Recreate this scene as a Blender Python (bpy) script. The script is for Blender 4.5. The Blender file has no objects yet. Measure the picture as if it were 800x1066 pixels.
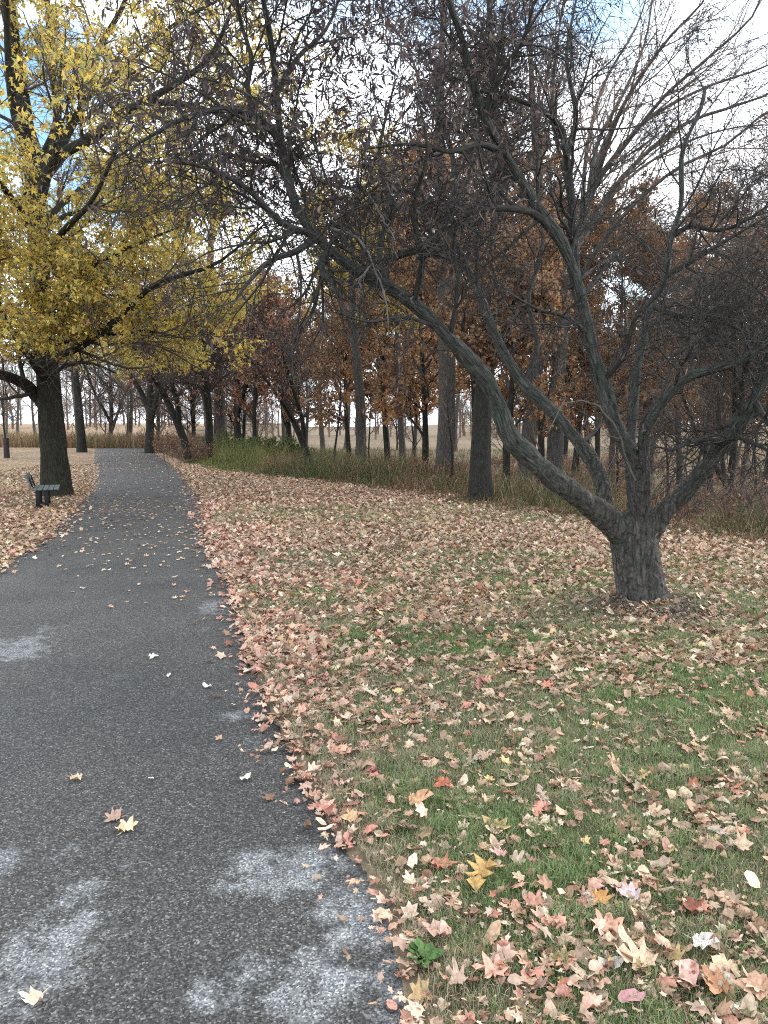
import bpy, math
import numpy as np
from mathutils import Vector
PI = math.pi
C = bpy.context.scene.collection
SC = bpy.context.scene

# ------------------------------------------------------------------ camera geometry
F_PX, TILT, CAM_H = 805.0, math.radians(6.6), 1.6
def ray(px, py):
    u = (px-400)/F_PX; v = (533-py)/F_PX
    return np.array([u, math.cos(TILT)+v*math.sin(TILT), -math.sin(TILT)+v*math.cos(TILT)])
def P(px, py, d):
    r = ray(px, py)
    return np.array([0, 0, CAM_H]) + r*(d/r[1])
def G(px, py):
    r = ray(px, py); s = 0.5
    for _ in range(4000):
        p = np.array([0, 0, CAM_H]) + r*s
        if p[2] <= float(height(p[0], p[1])): break
        s += 0.01+s*0.004
    return p

# ------------------------------------------------------------------ noise + terrain
def vnoise(x, y, seed=0):
    x = np.asarray(x, float); y = np.asarray(y, float)
    xi = np.floor(x).astype(np.int64); yi = np.floor(y).astype(np.int64)
    fx = x-xi; fy = y-yi
    fx = fx*fx*(3-2*fx); fy = fy*fy*(3-2*fy)
    def h(a, b):
        n = (a*374761393 + b*668265263 + seed*1442695041) & 0xffffffff
        n = ((n ^ (n >> 13))*1274126177) & 0xffffffff
        return ((n ^ (n >> 16)) & 0xffff)/65535.0
    return (h(xi, yi)*(1-fx)+h(xi+1, yi)*fx)*(1-fy)+(h(xi, yi+1)*(1-fx)+h(xi+1, yi+1)*fx)*fy
def fbm(x, y, seed=0, o=3):
    s = 0; a = .5
    for i in range(o):
        s = s + a*vnoise(np.asarray(x)*2**i, np.asarray(y)*2**i, seed+i*7); a *= .5
    return s/(1-.5**o)
def sstep(a, b, x):
    t = np.clip((x-a)/(b-a), 0, 1); return t*t*(3-2*t)
PR = np.array([(-3, .75), (0, .42), (1.9, .10), (2.42, .02), (3.0, -.22), (3.77, -.49), (5.03, -.87), (7.49, -1.51), (10.68, -2.44), (16.1, -3.85), (25.85, -6.75), (36, -10.4), (49.7, -15.3), (70, -24)])
PL = np.array([(-3, -1.65), (1.9, -2.35), (5.03, -3.3), (8.5, -4.25), (11.67, -5.0), (18.4, -7.0), (26, -9.7), (32.3, -12.1), (46.2, -17.2), (70, -27)])
EDGE = np.array([(-20, 9), (0, 6.6), (5, 5.7), (9.7, 4.88), (12.2, 3.7), (14.3, 2.14), (19.3, -.3), (23, -3.4), (28.7, -6.8), (36, -9.6), (45, -13.2), (60, -18), (90, -26), (300, -60)])
def path_r(y): return np.interp(y, PR[:, 0], PR[:, 1])
def path_l(y): return np.interp(y, PL[:, 0], PL[:, 1])
def edge_d(x, y): return (x-np.interp(y, EDGE[:, 0], EDGE[:, 1]))*0.72
def base_h(x, y):
    x = np.asarray(x, float); y = np.asarray(y, float)
    d = edge_d(x, y)
    z = -1.15*sstep(0.2, 8, d)
    z = z + 1.5*sstep(22, 95, d+0*y)
    z = z - 0.5*sstep(48, 62, y)*(1-sstep(0, 6, d)) + 1.6*sstep(75, 190, y)*(1-sstep(0, 6, d))
    z = z + 0.10*(fbm(x*.12+9, y*.12, 3)-.5)*sstep(4, 20, np.abs(x-1)+y*.3) + 0.5*(fbm(x*.06, y*.06, 5)-.5)*sstep(3, 12, d)
    r = np.hypot(x-2.3, y-6.7)
    z = z + 0.07*np.exp(-(r/.55)**2)
    return z
def on_path(x, y, m=0.0):
    return (x > path_l(y)+m) & (x < path_r(y)-m) & (y < 62)
def height(x, y):
    z = base_h(x, y)
    a = np.minimum(x-path_l(y), path_r(y)-x)
    return z + 0.012*(fbm(np.asarray(x)*3, np.asarray(y)*3, 11)-.5)*(a < 0) - 0.03*sstep(-.02, .12, a)*(np.asarray(y) < 64)

# ------------------------------------------------------------------ mesh helpers
def mesh_obj(name, V, Fs, mat, parent=None, attrs=None, smooth=True):
    V = np.asarray(V, np.float32)
    me = bpy.data.meshes.new(name)
    me.vertices.add(len(V)); me.vertices.foreach_set('co', V.ravel())
    loops = []; starts = []; n = 0
    for Fa in Fs:
        Fa = np.asarray(Fa, np.int32)
        if len(Fa) == 0: continue
        k = Fa.shape[1]
        loops.append(Fa.ravel()); starts.append(n+np.arange(len(Fa))*k); n += Fa.size
    loops = np.concatenate(loops); starts = np.concatenate(starts).astype(np.int32)
    me.loops.add(len(loops)); me.loops.foreach_set('vertex_index', loops)
    me.polygons.add(len(starts)); me.polygons.foreach_set('loop_start', starts)
    me.update(calc_edges=True)
    if smooth: me.polygons.foreach_set('use_smooth', np.ones(len(starts), bool))
    for an, (ty, dat) in (attrs or {}).items():
        a = me.attributes.new(an, ty, 'POINT')
        key = {'FLOAT': 'value', 'FLOAT_VECTOR': 'vector', 'FLOAT_COLOR': 'color'}[ty]
        a.data.foreach_set(key, np.asarray(dat, np.float32).ravel())
    me.materials.append(mat)
    o = bpy.data.objects.new(name, me); C.objects.link(o)
    if parent is not None: o.parent = parent
    return o
def empty(name, loc=(0, 0, 0), rz=0):
    o = bpy.data.objects.new(name, None); C.objects.link(o)
    o.location = loc; o.rotation_euler = (0, 0, rz); o.empty_display_size = .3
    return o
def tag(o, label=None, cat=None, group=None, kind=None):
    if label: o['label'] = label
    if cat: o['category'] = cat
    if group: o['group'] = group
    if kind: o['kind'] = kind
    return o
def copy_tree(o, parent=None):
    c = o.copy(); C.objects.link(c); c.parent = parent
    for ch in list(o.children): copy_tree(ch, c)
    return c
def nrm(v): return v/np.maximum(np.linalg.norm(v, axis=-1, keepdims=True), 1e-9)
def resample(pts, n):
    p = np.asarray(pts, float)
    t = np.concatenate([[0], np.cumsum(np.linalg.norm(np.diff(p[:, :3], axis=0), axis=1))]); t /= t[-1]
    ext = np.vstack([2*p[0]-p[1], p, 2*p[-1]-p[-2]])
    out = []
    for s in np.linspace(0, 1, n):
        i = min(max(np.searchsorted(t, s, side='right')-1, 0), len(p)-2)
        u = (s-t[i])/(t[i+1]-t[i])
        a, b, c, d = ext[i:i+4]
        out.append(.5*((2*b)+(-a+c)*u+(2*a-5*b+4*c-d)*u*u+(-a+3*b-3*c+d)*u**3))
    return np.array(out)
def tubes(Pn, R, sides, rng=None, lump=0.0):
    """Pn (N,k,3), R (N,k) -> verts, quads, bark vectors"""
    N, k, _ = Pn.shape
    T = np.empty_like(Pn); T[:, 1:-1] = Pn[:, 2:]-Pn[:, :-2]; T[:, 0] = Pn[:, 1]-Pn[:, 0]; T[:, -1] = Pn[:, -1]-Pn[:, -2]
    T = nrm(T)
    mean = nrm(Pn[:, -1]-Pn[:, 0])
    ref = np.where(np.abs(mean[:, 2:3]) > .75, np.array([[1., .1, 0]]), np.array([[0, .1, 1.]]))
    ref = nrm(ref)[:, None, :]
    A = nrm(np.cross(T, np.broadcast_to(ref, T.shape))); B = np.cross(T, A)
    th = np.arange(sides)*2*PI/sides
    c = np.cos(th); s = np.sin(th)
    rr = R[:, :, None]*np.ones(sides)
    L = np.concatenate([np.zeros((N, 1)), np.cumsum(np.linalg.norm(np.diff(Pn, axis=1), axis=2), axis=1)], axis=1)
    if lump:
        q = (np.arange(N)*3.7)[:, None, None]
        rr = rr*(1+lump*(vnoise(L[:, :, None]*7+q, np.cos(th)*1.3+5+q, 3)-.5)*2+lump*.8*(vnoise(L[:, :, None]*16+q, np.sin(th)*2.5+9+q, 8)-.5)*2)
    V = Pn[:, :, None, :]+A[:, :, None, :]*(c*rr)[..., None]+B[:, :, None, :]*(s*rr)[..., None]
    R0 = R[:, :1, None]
    bark = np.stack([np.broadcast_to(c*R0, rr.shape), np.broadcast_to(s*R0, rr.shape), np.broadcast_to(L[:, :, None]+np.arange(N)[:, None, None]*1.37, rr.shape)], -1)
    idx = np.arange(N*k*sides).reshape(N, k, sides)
    a = idx[:, :-1, :]; b = np.roll(a, -1, 2); d = idx[:, 1:, :]; e = np.roll(d, -1, 2)
    return V.reshape(-1, 3), np.stack([a, b, e, d], -1).reshape(-1, 4), bark.reshape(-1, 3)
def tube_obj(name, groups, mat, parent=None, lump=0.0):
    Vs = []; Fs = []; Bs = []; n = 0
    for Pn, R, sides in groups:
        v, f, b = tubes(Pn, R, sides, lump=lump if sides > 5 else 0)
        Vs.append(v); Fs.append(f+n); Bs.append(b); n += len(v)
    return mesh_obj(name, np.vstack(Vs), [np.vstack(Fs)], mat, parent, {'bark': ('FLOAT_VECTOR', np.vstack(Bs))})
def spawn(rng, PP, RR, m, t0=.2, t1=1., L=(.5, 1.), k=5, ang=(30, 60), rr=.6, rmin=.001, wig=.15, trop=0., tip=.3, taperL=.4, rel=False, updir=None):
    N, K, _ = PP.shape
    idx = np.repeat(np.arange(N), m)
    t = t0+(t1-t0)*((np.tile(np.arange(m), N)+rng.random(N*m))/m)
    t = np.clip(t, 0, .999)
    f = t*(K-1); i = f.astype(int); u = (f-i)[:, None]
    A = PP[idx, i]; B = PP[idx, i+1]
    pos = A*(1-u)+B*u
    T = nrm(B-A)
    r = RR[idx, i]*(1-u[:, 0])+RR[idx, i+1]*u[:, 0]
    perp = nrm(np.cross(T, rng.normal(size=T.shape)))
    if updir is not None: perp = nrm(perp+np.array(updir)); perp = nrm(perp-T*np.sum(perp*T, 1, keepdims=True)*.8)
    a = np.radians(rng.uniform(ang[0], ang[1], len(idx)))[:, None]
    d = T*np.cos(a)+perp*np.sin(a)
    Ln = rng.uniform(L[0], L[1], len(idx))*(1-taperL*t)
    if rel: Ln = Ln*np.linalg.norm(PP[:, -1]-PP[:, 0], axis=1)[idx]
    st = (Ln/(k-1))[:, None]
    out = np.empty((len(idx), k, 3)); out[:, 0] = pos
    for j in range(1, k):
        d = d+rng.normal(size=d.shape)*wig; d[:, 2] += trop; d = nrm(d)
        out[:, j] = out[:, j-1]+d*st
    r0 = np.maximum(r*rr, rmin)
    R = r0[:, None]*np.linspace(1, tip, k)[None]
    return out, R
def scatter_on(rng, Pn, n, t0=.1):
    i = rng.integers(0, len(Pn), n); K = Pn.shape[1]
    f = rng.uniform(t0, .999, n)*(K-1); j = f.astype(int); u = (f-j)[:, None]
    return Pn[i, j]*(1-u)+Pn[i, j+1]*u
def leaf_quads(rng, pos, size, width=.6, down=.3, fold=.25):
    n = len(pos)
    a = rng.normal(size=(n, 3)); a[:, 2] -= down*2; a = nrm(a)
    b = nrm(np.cross(a, rng.normal(size=(n, 3)))); c = np.cross(a, b)
    s = rng.uniform(size[0], size[1], n)[:, None]
    V = np.stack([pos, pos+a*s*.5+b*s*width*.5+c*s*fold, pos+a*s, pos+a*s*.5-b*s*width*.5+c*s*fold], 1)
    return V.reshape(-1, 3), np.arange(n*4).reshape(n, 4)
def leaf_lobed(rng, pos, size, down=.3):
    """three-lobed little leaves, 7 points"""
    n = len(pos)
    a = rng.normal(size=(n, 3)); a[:, 2] -= down*2; a = nrm(a)
    b = nrm(np.cross(a, rng.normal(size=(n, 3)))); c = np.cross(a, b)
    s = rng.uniform(size[0], size[1], n)[:, None]
    uv = [(0, 0, 0), (.22, .48, .12), (.38, .2, 0), (1, 0, .15), (.38, -.2, 0), (.22, -.48, .12)]
    V = np.stack([pos+a*s*u+b*s*v+c*s*w for u, v, w in uv], 1)
    i = np.arange(n)[:, None]*6
    return V.reshape(-1, 3), np.concatenate([i+np.array([[0, 1, 2, 4]]), i+np.array([[0, 4, 5, 5]])*0+np.array([[0, 2, 3, 4]])]), i+np.array([[0, 4, 5]])
def leaf_strip(rng, pos, size, width=.22, down=1.2, curl=.5):
    n = len(pos)
    a = rng.normal(size=(n, 3))*.8; a[:, 2] -= down; a = nrm(a)
    b = nrm(np.cross(a, rng.normal(size=(n, 3)))); c = np.cross(a, b)
    s = rng.uniform(size[0], size[1], n)[:, None]; cu = rng.uniform(-curl, curl, n)[:, None]
    w = rng.uniform(.6, 1.3, n)[:, None]*width
    V = []
    for t, ww in ((0, .12), (.35, 1), (.7, .75), (1, .05)):
        p = pos+a*s*t+c*s*cu*t*t
        V += [p+b*s*w*ww*.5+c*s*.06*ww, p-b*s*w*ww*.5+c*s*.06*ww]
    V = np.stack(V, 1)
    i = np.arange(n)[:, None]*8
    return V.reshape(-1, 3), np.concatenate([i+np.array([[q, q+1, q+3, q+2]]) for q in (0, 2, 4)])

# ------------------------------------------------------------------ materials
def mat(name):
    m = bpy.data.materials.new(name); m.use_nodes = True
    nt = m.node_tree; b = nt.nodes['Principled BSDF']
    b.inputs['Roughness'].default_value = .85
    b.inputs['Specular IOR Level'].default_value = .25
    return m, nt, b
def N(nt, ty, **kw):
    n = nt.nodes.new(ty)
    for k, v in kw.items():
        if k.startswith('i_'): n.inputs[k[2:].replace('_', ' ')].default_value = v
        else: setattr(n, k, v)
    return n
def ramp(nt, stops, interp='LINEAR'):
    r = nt.nodes.new('ShaderNodeValToRGB'); r.color_ramp.interpolation = interp
    e = r.color_ramp.elements
    while len(e) < len(stops): e.new(.5)
    for q, (p, c) in zip(e, stops): q.position = p; q.color = (*c, 1)
    return r
def mixc(nt, fac, a, b, mode='MIX'):
    n = nt.nodes.new('ShaderNodeMix'); n.data_type = 'RGBA'; n.blend_type = mode
    for s, v in ((0, fac), (6, a), (7, b)):
        if hasattr(v, 'is_output') or isinstance(v, bpy.types.NodeSocket): nt.links.new(v, n.inputs[s])
        else: n.inputs[s].default_value = v if s == 0 else (*v, 1)
    return n.outputs[2]
def bark_mat(name, dark, mid, moss, moss_amt=.5, ridge=1.0, scale=1.0, bump=.6, object_space=False):
    m, nt, b = mat(name); L = nt.links
    if object_space: src = N(nt, 'ShaderNodeTexCoord').outputs['Object']
    else: src = N(nt, 'ShaderNodeAttribute', attribute_name='bark').outputs['Vector']
    mp = N(nt, 'ShaderNodeMapping'); mp.inputs['Scale'].default_value = (1, 1, .22); L.new(src, mp.inputs['Vector'])
    n1 = N(nt, 'ShaderNodeTexNoise', i_Scale=42*scale, i_Detail=5., i_Roughness=.65); L.new(mp.outputs[0], n1.inputs['Vector'])
    n1.inputs['Distortion'].default_value = .6
    v = N(nt, 'ShaderNodeTexVoronoi', feature='DISTANCE_TO_EDGE', i_Scale=30*scale)
    mx = N(nt, 'ShaderNodeVectorMath', operation='ADD'); sc = N(nt, 'ShaderNodeVectorMath', operation='SCALE'); sc.inputs['Scale'].default_value = .03
    L.new(n1.outputs['Color'], sc.inputs[0]); L.new(mp.outputs[0], mx.inputs[0]); L.new(sc.outputs[0], mx.inputs[1]); L.new(mx.outputs[0], v.inputs['Vector'])
    n2 = N(nt, 'ShaderNodeTexNoise', i_Scale=7*scale, i_Detail=4., i_Roughness=.6); L.new(src, n2.inputs['Vector'])
    r1 = ramp(nt, [(.3, dark), (.68, mid)]); L.new(n1.outputs[0], r1.inputs[0])
    r2 = ramp(nt, [(.42, (0, 0, 0)), (.62, (1, 1, 1))]); L.new(n2.outputs[0], r2.inputs[0])
    mm = N(nt, 'ShaderNodeMath', operation='MULTIPLY'); mm.inputs[1].default_value = moss_amt; L.new(r2.outputs[0], mm.inputs[0])
    c = mixc(nt, mm.outputs[0], r1.outputs[0], moss)
    rv = ramp(nt, [(0, (.55, .55, .55)), (.25, (1, 1, 1))]); L.new(v.outputs['Distance'], rv.inputs[0])
    c = mixc(nt, .8*ridge, c, rv.outputs[0], 'MULTIPLY')
    L.new(c, b.inputs['Base Color'])
    ad = N(nt, 'ShaderNodeMath', operation='ADD'); L.new(n1.outputs[0], ad.inputs[0]); L.new(rv.outputs[0], ad.inputs[1])
    bp = N(nt, 'ShaderNodeBump', i_Strength=bump, i_Distance=.02); L.new(ad.outputs[0], bp.inputs['Height']); L.new(bp.outputs[0], b.inputs['Normal'])
    b.inputs['Specular IOR Level'].default_value = .15
    return m
def plain(name, col, rough=.8, var=.35, scale=6.):
    m, nt, b = mat(name)
    n = N(nt, 'ShaderNodeTexNoise', i_Scale=scale, i_Detail=4.)
    nt.links.new(N(nt, 'ShaderNodeTexCoord').outputs['Object'], n.inputs['Vector'])
    r = ramp(nt, [(.3, tuple(x*(1-var) for x in col)), (.7, tuple(min(1, x*(1+var)) for x in col))]); nt.links.new(n.outputs[0], r.inputs[0])
    nt.links.new(r.outputs[0], b.inputs['Base Color']); b.inputs['Roughness'].default_value = rough
    return m
def leaf_mat(name, stops, trans=.35, rough=.7):
    m, nt, b = mat(name); L = nt.links
    g = N(nt, 'ShaderNodeNewGeometry')
    r = ramp(nt, stops, 'CONSTANT' if len(stops) > 9 else 'LINEAR'); L.new(g.outputs['Random Per Island'], r.inputs[0])
    L.new(r.outputs[0], b.inputs['Base Color']); b.inputs['Roughness'].default_value = rough
    if trans:
        t = N(nt, 'ShaderNodeBsdfTranslucent'); L.new(r.outputs[0], t.inputs['Color'])
        mx = N(nt, 'ShaderNodeMixShader'); mx.inputs[0].default_value = trans
        L.new(b.outputs[0], mx.inputs[1]); L.new(t.outputs[0], mx.inputs[2]); L.new(mx.outputs[0], nt.nodes['Material Output'].inputs['Surface'])
    return m
def attr_mat(name, attr='col', trans=.2, rough=.75, noise=0.0):
    m, nt, b = mat(name); L = nt.links
    a = N(nt, 'ShaderNodeAttribute', attribute_name=attr); col = a.outputs['Color']
    if noise:
        n = N(nt, 'ShaderNodeTexNoise', i_Scale=60., i_Detail=3.); L.new(N(nt, 'ShaderNodeTexCoord').outputs['Object'], n.inputs['Vector'])
        r = ramp(nt, [(.35, (.62, .55, .5)), (.6, (1, 1, 1))]); L.new(n.outputs[0], r.inputs[0])
        col = mixc(nt, noise, col, r.outputs[0], 'MULTIPLY')
    L.new(col, b.inputs['Base Color']); b.inputs['Roughness'].default_value = rough
    t = N(nt, 'ShaderNodeBsdfTranslucent'); L.new(col, t.inputs['Color'])
    mx = N(nt, 'ShaderNodeMixShader'); mx.inputs[0].default_value = trans
    L.new(b.outputs[0], mx.inputs[1]); L.new(t.outputs[0], mx.inputs[2]); L.new(mx.outputs[0], nt.nodes['Material Output'].inputs['Surface'])
    return m
M_BARK_A = bark_mat('mossy_grey_bark', (.013, .013, .012), (.16, .16, .148), (.07, .10, .078), .55, scale=1.0, bump=.9)
M_BARK_A_TRUNK = bark_mat('furrowed_grey_bark', (.016, .015, .014), (.165, .15, .14), (.075, .095, .075), .45, scale=.8, bump=1.0, object_space=True, ridge=.8)
M_BARK_B = bark_mat('dark_maple_bark', (.012, .011, .009), (.055, .05, .04), (.05, .06, .035), .45, scale=.7, bump=.8)
M_BARK_G = bark_mat('grey_tree_bark', (.05, .045, .042), (.15, .135, .125), (.09, .10, .08), .4, scale=.6, bump=.7)
M_BARK_D = bark_mat('dark_tree_bark', (.014, .013, .012), (.055, .05, .045), (.045, .06, .045), .35, scale=.8, bump=.7)
M_TWIG_A = plain('grey_brown_twig', (.12, .11, .11), .9, .4, 3.)
M_TWIG_G = plain('purple_brown_twig', (.16, .118, .092), .9, .35, .8)
M_TWIG_D = plain('dark_twig', (.06, .05, .045), .9, .35, 1.)
M_PALE = plain('bleached_dead_wood', (.13, .125, .115), .9, .3, 10.)
M_LEAF_A = leaf_mat('shrivelled_dark_leaf', [(0, (.05, .04, .045)), (.5, (.09, .07, .07)), (.85, (.14, .105, .10)), (1, (.28, .20, .14))], .3)
M_LEAF_B = leaf_mat('yellow_maple_leaf', [(0, (.42, .27, .10)), (.2, (.82, .62, .14)), (.45, (.70, .56, .14)), (.7, (.44, .42, .16)), (.88, (.26, .28, .12)), (.94, (.50, .30, .14)), (1, (.30, .18, .11))], .45)
M_LEAF_R = leaf_mat('russet_oak_leaf', [(0, (.20, .11, .065)), (.45, (.42, .23, .12)), (.8, (.50, .31, .16)), (1, (.52, .36, .17))], .5)
M_LEAF_RD = leaf_mat('dark_russet_oak_leaf', [(0, (.12, .08, .06)), (.5, (.30, .18, .11)), (1, (.46, .29, .15))], .45)
M_LEAF_P = leaf_mat('red_brown_leaf', [(0, (.24, .11, .075)), (.5, (.42, .21, .14)), (1, (.52, .32, .18))], .45)
M_LEAF_GR = leaf_mat('fresh_green_leaf', [(0, (.07, .10, .035)), (.5, (.11, .15, .05)), (1, (.17, .22, .08))], .35)
M_GROUNDLEAF = attr_mat('dry_fallen_leaf', 'col', .12, .65, .8)
M_GRASS = attr_mat('grass_blade', 'col', .3, .6)

# ------------------------------------------------------------------ ground and path
def build_ground():
    def axis(lo, hi, c0, step, growth):
        out = [c0]; s = step
        while out[-1] < hi: out.append(out[-1]+s); s = min(s*growth, 14)
        neg = [c0]; s = step
        while neg[-1] > lo: neg.append(neg[-1]-s); s = min(s*growth, 14)
        return np.array(sorted(set(out+neg)))
    xs = axis(-320, 320, .5, .07, 1.028); ys = axis(-14, 520, 2.5, .07, 1.022)
    X, Y = np.meshgrid(xs, ys); Z = height(X, Y)
    V = np.stack([X, Y, Z], -1).reshape(-1, 3); nx, ny = len(xs), len(ys)
    i = np.arange(nx*ny).reshape(ny, nx)
    Fq = np.stack([i[:-1, :-1], i[:-1, 1:], i[1:, 1:], i[1:, :-1]], -1).reshape(-1, 4)
    x, y = V[:, 0], V[:, 1]
    dr = np.minimum(np.abs(x-path_r(y)), np.abs(x-path_l(y)))
    dirt = np.exp(-(dr/.07)**2)*(y < 60)
    dirt = np.maximum(dirt, np.exp(-(np.hypot(x-2.3, (y-6.45))/.62)**2)*.9)
    brush = sstep(-.2, .8, edge_d(x, y))
    litter = np.clip(carpet(x, y), 0, 1)*sstep(7.5, 12, y)
    A = np.stack([dirt, brush, litter, np.ones_like(dirt)], -1)
    m, nt, b = mat('turf_and_soil'); L = nt.links
    co = N(nt, 'ShaderNodeTexCoord').outputs['Object']
    at = N(nt, 'ShaderNodeAttribute', attribute_name='zones'); sp = N(nt, 'ShaderNodeSeparateColor'); L.new(at.outputs['Color'], sp.inputs[0])
    n1 = N(nt, 'ShaderNodeTexNoise', i_Scale=1.7, i_Detail=6., i_Roughness=.6); L.new(co, n1.inputs['Vector'])
    n2 = N(nt, 'ShaderNodeTexNoise', i_Scale=55., i_Detail=4., i_Roughness=.7); L.new(co, n2.inputs['Vector'])
    gr = ramp(nt, [(.3, (.035, .05, .018)), (.7, (.13, .13, .06))]); L.new(n2.outputs[0], gr.inputs[0])
    soil = ramp(nt, [(.3, (.10, .075, .05)), (.7, (.25, .19, .13))]); L.new(n2.outputs[0], soil.inputs[0])
    # leaf litter: flat cells of leaf colour, leaf sized
    vo = N(nt, 'ShaderNodeTexVoronoi', i_Scale=17.); vo.inputs['Randomness'].default_value = 1
    wv = N(nt, 'ShaderNodeVectorMath', operation='ADD'); ws = N(nt, 'ShaderNodeVectorMath', operation='SCALE'); ws.inputs['Scale'].default_value = .12
    n3 = N(nt, 'ShaderNodeTexNoise', i_Scale=14., i_Detail=3.); L.new(co, n3.inputs['Vector']); L.new(n3.outputs['Color'], ws.inputs[0]); L.new(co, wv.inputs[0]); L.new(ws.outputs[0], wv.inputs[1]); L.new(wv.outputs[0], vo.inputs['Vector'])
    sv = N(nt, 'ShaderNodeSeparateColor'); L.new(vo.outputs['Color'], sv.inputs[0])
    lf = ramp(nt, [(0, (.10, .06, .035)), (.3, (.26, .165, .10)), (.6, (.36, .24, .15)), (.85, (.48, .36, .24)), (1, (.30, .15, .09))]); L.new(sv.outputs[0], lf.inputs[0])
    far = ramp(nt, [(.3, (.07, .06, .03)), (.47, (.17, .115, .065)), (.6, (.10, .085, .04)), (.75, (.05, .075, .025))]); 
    n4 = N(nt, 'ShaderNodeTexNoise', i_Scale=.16, i_Detail=8., i_Roughness=.65); L.new(co, n4.inputs['Vector']); L.new(n4.outputs[0], far.inputs[0])
    far2 = mixc(nt, .35, far.outputs[0], soil.outputs[0])
    mk = N(nt, 'ShaderNodeMath', operation='GREATER_THAN'); L.new(sp.outputs[2], mk.inputs[0]); L.new(sv.outputs[1], mk.inputs[1])
    c = mixc(nt, .25, gr.outputs[0], soil.outputs[0])
    c = mixc(nt, mk.outputs[0], c, lf.outputs[0])
    c = mixc(nt, sp.outputs[0], c, soil.outputs[0])
    c = mixc(nt, sp.outputs[1], c, far2)
    L.new(c, b.inputs['Base Color']); b.inputs['Roughness'].default_value = .95
    bp = N(nt, 'ShaderNodeBump', i_Strength=.5, i_Distance=.02); L.new(n2.outputs[0], bp.inputs['Height']); L.new(bp.outputs[0], b.inputs['Normal'])
    tag(mesh_obj('ground', V, [Fq], m, attrs={'zones': ('FLOAT_COLOR', A)}), kind='structure')
def carpet(x, y):
    """0..1 cover of fallen leaves"""
    x = np.asarray(x, float); y = np.asarray(y, float)
    e = x-path_r(y)
    c = .50+.22*sstep(4.0, 7.2, y+.9*(fbm(x*.5, y*.5, 21)-.5)*5)+.27*sstep(8, 12, y)
    c = np.maximum(c, .95*np.exp(-(np.clip(e-.1, 0, 9)/.65)**2)*sstep(2.2, 4.5, y+.2))
    c = np.maximum(c, .92*np.exp(-(np.clip(e-.12, 0, 9)/.62)**2))
    c = c*np.where(e > 0, (.52+.85*sstep(.38, .62, fbm(x*1.3, y*1.3, 31))), 1)
    # greener swathe right of the nearest tree
    c = c*(1-.55*np.exp(-((x-3.9)/1.6)**2-((y-7.3)/1.3)**2)-.3*np.exp(-((x-1.2)/1.0)**2-((y-6.8)/.9)**2))
    c = c*(1-.75*np.exp(-(np.hypot(x-2.35, y-6.4)/.6)**2))
    l = path_l(y)-x
    c = np.where(l > 0, .8*(.6+.7*sstep(.35, .65, fbm(x*.8, y*.8, 41))), c)
    c = c*(1-.75*sstep(.2, 1.6, edge_d(x, y)))
    return np.clip(c, 0, 1)
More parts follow.
